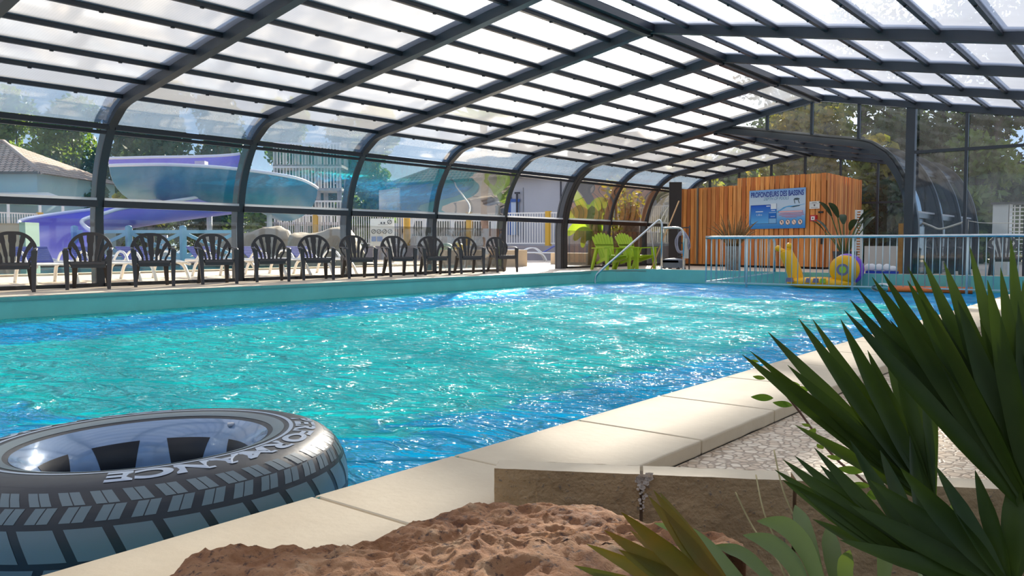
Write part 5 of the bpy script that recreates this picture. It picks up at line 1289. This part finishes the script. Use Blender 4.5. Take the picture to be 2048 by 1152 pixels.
# van and car
def van(label, px, D, L, W_, H_, col, seed):
    c = gp_(px, D); rt = thing('van', label, 'van', tuple(c)); ang = YAW+.25; M_ = Matrix.Rotation(ang, 3, 'Z')
    def T(x, y, z): return tuple(M_ @ Vector((x,y,0)) + c + Vector((0,0,z)))
    pr_ = [(-L/2,.35),(-L/2,.95),(-L/2+.12,1.05),(-L/2+.55,H_-.2),(-L/2+.9,H_),(L/2-.1,H_),(L/2,H_-.15),(L/2,.35)]
    mb = MB(); mb.prism([T(x,-W_/2,z) for x, z in pr_], M_ @ Vector((0,W_,0))); mb.build('body', col, rt)
    gl = mat('dark vehicle glass', (.03,.035,.045), .1)
    for x0, x1 in ((-L/2+.45,-L/2+1.0),(-L/2+1.1,-.1),(.0,L/2-.5)): mb = MB(); mb.prism([T(x0,-W_/2-.01,1.1),T(x1,-W_/2-.01,1.1),T(x1,-W_/2-.01,H_-.3),T(x0+.15,-W_/2-.01,H_-.3)], M_ @ Vector((0,.02,0))); mb.build('window', gl, rt)
    for x in (-L/2+.8, L/2-.8):
        for y in (-W_/2+.1, W_/2-.1): mb = MB(); mb.tube([T(x,y-.12,.33),T(x,y+.12,.33)], .33, 18); mb.build('wheel', M_RAIL, rt)
    return rt
van('white camper van parked behind the fence, between the fourth post and the trunk', 898, 43, 5.0, 1.9, 2.15, M_WHITE, 1)
van('pale grey car parked behind the fence right of the notice board', 818, 45, 4.2, 1.8, 1.8, mat('pale grey car paint', (.45,.47,.52), .25), 2)

# ------------------------------------------------------------------ trees
def leaf_cloud(name, m, parent, blobs, n, size, seed, flat_=.9):
    r_ = np.random.default_rng(seed); tot = sum(b[3] for b in blobs); V = []; 
    P = []; 
    for (cx, cy, cz, rr, rz) in blobs:
        k = int(n*rr/tot) if tot else n
        d = r_.normal(size=(k,3)); d /= np.linalg.norm(d, axis=1)[:,None]; rad = r_.random(k)**.45
        P.append(np.array([cx,cy,cz])+d*rad[:,None]*np.array([rr,rr,rz]))
    P = np.vstack(P); k = len(P)
    a = r_.normal(size=(k,3)); a /= np.linalg.norm(a,axis=1)[:,None]; b = np.cross(a, r_.normal(size=(k,3))); b /= np.linalg.norm(b,axis=1)[:,None]
    s = size*(.6+.8*r_.random(k))[:,None]
    Q = np.stack([P-a*s, P-b*s*.5, P+a*s, P+b*s*.5], 1).reshape(-1,3)
    off = np.array(wloc(parent)) if parent else np.zeros(3)
    me = bpy.data.meshes.new(name); me.vertices.add(4*k); me.vertices.foreach_set('co', (Q-off).ravel())
    me.loops.add(4*k); me.loops.foreach_set('vertex_index', np.arange(4*k)); me.polygons.add(k); me.polygons.foreach_set('loop_start', np.arange(k)*4); me.polygons.foreach_set('loop_total', np.full(k,4))
    me.materials.append(m); me.update(calc_edges=True); me.validate()
    o = bpy.data.objects.new(name, me); COL.objects.link(o); o.parent = parent; return o
def tree(label, px, D, z0, z1, w_, m, n, size, seed, trunk=.18, tm=None, name='tree', lean=0.0, grp=None, nb=9):
    c = gp_(px, D); r_ = random.Random(seed); rt = thing(name, label, 'tree', tuple(c), group=grp)
    blobs = []
    for k in range(nb):
        t = (k+.5)/nb; a_ = r_.uniform(0, 2*PI); rad = w_*(.55*math.sin(PI*(.15+.75*t)))
        blobs.append((c.x+math.cos(a_)*rad*r_.uniform(.2,1)+lean*t, c.y+math.sin(a_)*rad*r_.uniform(.2,1), z0+(z1-z0)*t, w_*r_.uniform(.33,.5), (z1-z0)/nb*r_.uniform(1.0,1.5)))
    leaf_cloud('foliage', m, rt, blobs, n, size, seed)
    mb = MB(); mb.tube(cat_spline([(c.x,c.y,-.3),(c.x+.1,c.y,z0*.5),(c.x+lean*.4,c.y,z0+(z1-z0)*.4),(c.x+lean*.8,c.y,z1-.5)], 5), [trunk]*6+[trunk*.7]*5+[trunk*.35]*5, 10)
    for b in blobs: mb.tube([(c.x+lean*.4,c.y,max(z0*.6, b[2]-1.2)), (b[0],b[1],b[2])], [trunk*.3, .03], 6)
    mb.build('trunk', tm or M_BARKD, rt); return rt
g1, g2, g3 = 'trees beyond the left glazing', 'pines and trees beyond the gable', 'trees behind the hut'
T_ = [('tall green tree above the pale blue house roof',40,66,1.5,12.2,5.0,L_GREEN,4200),('tall green tree left of the first roof post',150,64,1.0,11.2,4.8,L_GREEN,4200),('dark tree behind the first roof post',240,66,1.0,11,4.6,L_DARK,3600),
      ('dark tree above the violet slide',320,57,1.0,11.4,4.0,L_DARK,3600),('dark tree above the right part of the violet slide',430,60,1.0,11.0,3.8,L_DARK,3300),('green tree behind the slide stair tower',560,56,.5,10.0,4.0,L_GREEN,3300),
      ('bright green tree left of the grey house',745,58,.5,9.6,3.8,L_GREEN,3600),('dark tree between the tower and the grey house',680,60,.5,9.2,4.0,L_DARK,3000),('dark green hedge tree between the blue house and the slide',150,52,.2,4.6,3.2,L_DARK,3000),
      ('yellow green shrub tree above the slide rim',300,44,2.0,4.9,1.8,L_AUT,900)]
for k, (lab, px, D, z0, z1, w_, m, n) in enumerate(T_): tree(lab, px, D, z0, z1, w_, m, int(n*1.7), .24, 50+k, grp=g1)
T2 = [('pine seen through the left gable pane',1560,47,3.0,11.2,4.4,L_DARK,4500),('yellow green tree under the pine in the gable',1590,38,1.0,7.0,3.0,L_AUT,2600),('yellow green tree in the middle gable pane',1655,37,1.5,6.4,2.4,L_AUT,2200),
      ('tall pine right of the middle gable mullion',1640,50,4.5,13.5,4.5,L_DARK,4500),('green tree left of the thick gable post',1775,40,1.0,10.6,3.6,L_GREEN,4200),('dark pine right of the thick gable post',1880,36,.5,11.0,4.0,L_DARK,5000),
      ('dark tree behind the right gable panes',1985,34,.2,10.5,3.8,L_DARK,5000),('dark tree at the right edge behind the gable',2090,33,.2,10.5,3.8,L_DARK,4200),('olive green tree low behind the right gable panes',1950,29,.2,4.2,2.4,L_GREEN,2600),
      ('rust and green shrub behind the rounded rear roof',1735,30,.3,4.2,2.0,L_AUT,2400),('dark shrub behind the low off-white screen',1765,28.5,.0,2.6,1.8,L_DARK,2200),('green tree behind the wooden hut',1500,44,.5,6.0,3.8,L_GREEN,3400),
      ('olive tree behind the left part of the hut',1400,38,.5,4.4,3.0,L_AUT,2600),('dark tree far behind the hut',1450,56,.5,6.5,4.2,L_DARK,2800),('dark tree between the gable post and the rounded roof',1835,33,.0,5.5,2.8,L_DARK,3000)]
for k, (lab, px, D, z0, z1, w_, m, n) in enumerate(T2): tree(lab, px, D, z0, z1, w_, m, n, .17, 90+k, grp=g2)
# bare pine trunk with branches in the sky gap
c = gp_(1706, 42); rt = thing('pine', 'thin bare pine trunk with branches against the blue sky', 'tree', tuple(c))
mb = MB(); top = c+Vector((.5,0,12)); mb.tube([tuple(c), tuple(c.lerp(top,.5)+Vector((.1,0,0))), tuple(top)], [.22,.16,.08], 10); r2 = random.Random(12)
for k in range(16): z = 4.5+k*.42; a_ = r2.uniform(0,2*PI); b0 = c.lerp(top, z/12); mb.tube([tuple(b0), tuple(b0+Vector((math.cos(a_)*.8,math.sin(a_)*.8,.15))), tuple(b0+Vector((math.cos(a_)*1.9,math.sin(a_)*1.9,.1+r2.uniform(-.2,.5))))], [.05,.035,.015], 6)
mb.build('trunk', M_BARKD, rt); leaf_cloud('needles', L_DARK, rt, [(c.x+.5,c.y,11.6,2.4,1.2),(c.x+1.5,c.y,9.8,1.2,.5),(c.x-1.2,c.y-.5,8.6,1.0,.4),(c.x+1.3,c.y+.5,6.6,1.1,.4)], 1700, .16, 5)
# tree trunk beyond the fourth bay and its fronds
c = gp_(970, 26.2); rt = thing('palm_tree', 'palm with a rough brown trunk standing between the farthest dark chairs', 'palm', tuple(c))
mb = MB(); P = [(c.x+.05*math.sin(k*.9), c.y, k*.35) for k in range(14)]; mb.tube(P, [.11+.018*math.sin(k*2.1) for k in range(14)], 12); mb.build('trunk', mat('palm trunk', (.30,.20,.16), .9, var=.4, vscale=6, bump=.7, bscale=14), rt)
mb = MB()
for k in range(14):
    a_ = 2*PI*k/14; d = Vector((math.cos(a_), math.sin(a_), 0)); b0 = Vector((c.x, c.y, 4.5)); blade(mb, b0, b0+d*1.2+Vector((0,0,.3)), .35, 0, .3, (0,0,1))
mb.build('fronds', L_GREEN, rt)
# banana plant and trachycarpus trunks
M_BAN = leafmat('yellow green banana leaf', (.17,.27,.03), (.26,.35,.04), .32, .4, 1.5)
c = gp_(1188, 26.5); bp_ = thing('banana_plant', 'banana plant with broad yellow green leaves behind the glass', 'plant', tuple(c)); r2 = random.Random(31)
def banleaf(pts, w_):
    P = cat_spline([Vector(uD(*p)) for p in pts], 6); n = len(P); V = []
    for i, p in enumerate(P):
        t = i/(n-1); d = (P[min(i+1,n-1)]-P[max(i-1,0)]).normalized(); s_ = d.cross(f_).normalized()*.8+f_*.6; s_.normalize(); wl = w_/2*max(.05, math.sin(PI*min(1,t*.9+.08))**.6)
        V += [p-s_*wl-Vector((0,0,wl*.3)), p, p+s_*wl-Vector((0,0,wl*.3))]
    F = []
    for i in range(n-1): F += [(3*i, 3*i+1, 3*i+4, 3*i+3), (3*i+1, 3*i+2, 3*i+5, 3*i+4)]
    mb = MB(); mb.add(V, F, True); mb.build('leaf', M_BAN, bp_)
for pts, w_ in (([(1195,470,26.5),(1185,425,26.4),(1165,418,26.2),(1148,425,26.0),(1120,446,25.8)], .55), ([(1195,465,26.5),(1190,420,26.5),(1202,403,26.5),(1216,412,26.5),(1222,435,26.4)], .62), ([(1190,468,26.5),(1178,430,26.7),(1160,402,26.8),(1150,380,26.9)], .4),
               ([(1196,470,26.5),(1204,430,26.3),(1215,425,26.2),(1212,450,26.1)], .5), ([(1192,480,26.5),(1175,462,26.2),(1160,462,26.1),(1148,480,26.0)], .4), ([(1192,476,26.5),(1170,450,26.6),(1150,452,26.7),(1135,470,26.7)], .42), ([(1192,480,26.5),(1180,470,26.0),(1168,476,25.9),(1165,495,25.8)], .3)): banleaf(pts, w_)
mb = MB(); 
for k in range(4): x = c+Vector((.12*math.cos(k*1.7), .12*math.sin(k*1.7), 0)); mb.tube([tuple(x), tuple(x+Vector((0,0,.8))), tuple(x+Vector((.03*k-.05,0,1.35)))], [.09,.07,.04], 10)
mb.build('pseudostem', mat('banana stem', (.32,.22,.06), .7, var=.4, vscale=9), bp_)
tree('leafy shrub with brown stems beside the banana plant', 1232, 27, .5, 2.7, 1.1, L_AUT, 700, .10, 77, .10, mat('reddish brown stem', (.22,.12,.09), .9, var=.4, vscale=7))
c = gp_(1258, 27.5); mb = MB(); mb.tube([(c.x,c.y,0),(c.x,c.y,.9),(c.x+.05,c.y,1.75),(c.x+.05,c.y,2.15)], [.30,.33,.32,.1], 14); tag(mb.build('palm_stump', mat('fibrous palm trunk', (.26,.19,.16), .95, var=.5, vscale=12, bump=.8, bscale=20)), 'thick fibrous brown palm trunk behind the lime green chairs', 'palm trunk')
# shaded shed and dark screen behind the right part of the gable
for A, B, h_, lab, sd in ((gp_(1560,60), gp_(2200,44), 4.4, 'dark clipped hedge closing the ground behind the rear trees', 301), (gp_(-300,68), gp_(1500,74), 4.0, 'dark clipped hedge far behind the slide and the houses', 302)):
    rt = thing('boundary_hedge', lab, 'hedge', tuple((A+B)/2)); L = (B-A).length; n = int(L/1.6)
    leaf_cloud('foliage', L_DARK, rt, [(*(A.lerp(B, (k+.5)/n))[:2], h_*q_, 1.5, h_*.30) for k in range(n) for q_ in (.2,.55,.85)], 22000, .27, sd)
    mb = MB()
    for k in range(0, n, 2): p = A.lerp(B, (k+.5)/n); mb.tube([(p.x,p.y,-.3),(p.x+.1,p.y,h_*.5),(p.x-.1,p.y,h_*.9)], [.14,.10,.05], 7)
    mb.build('stems', M_BARKD, rt)
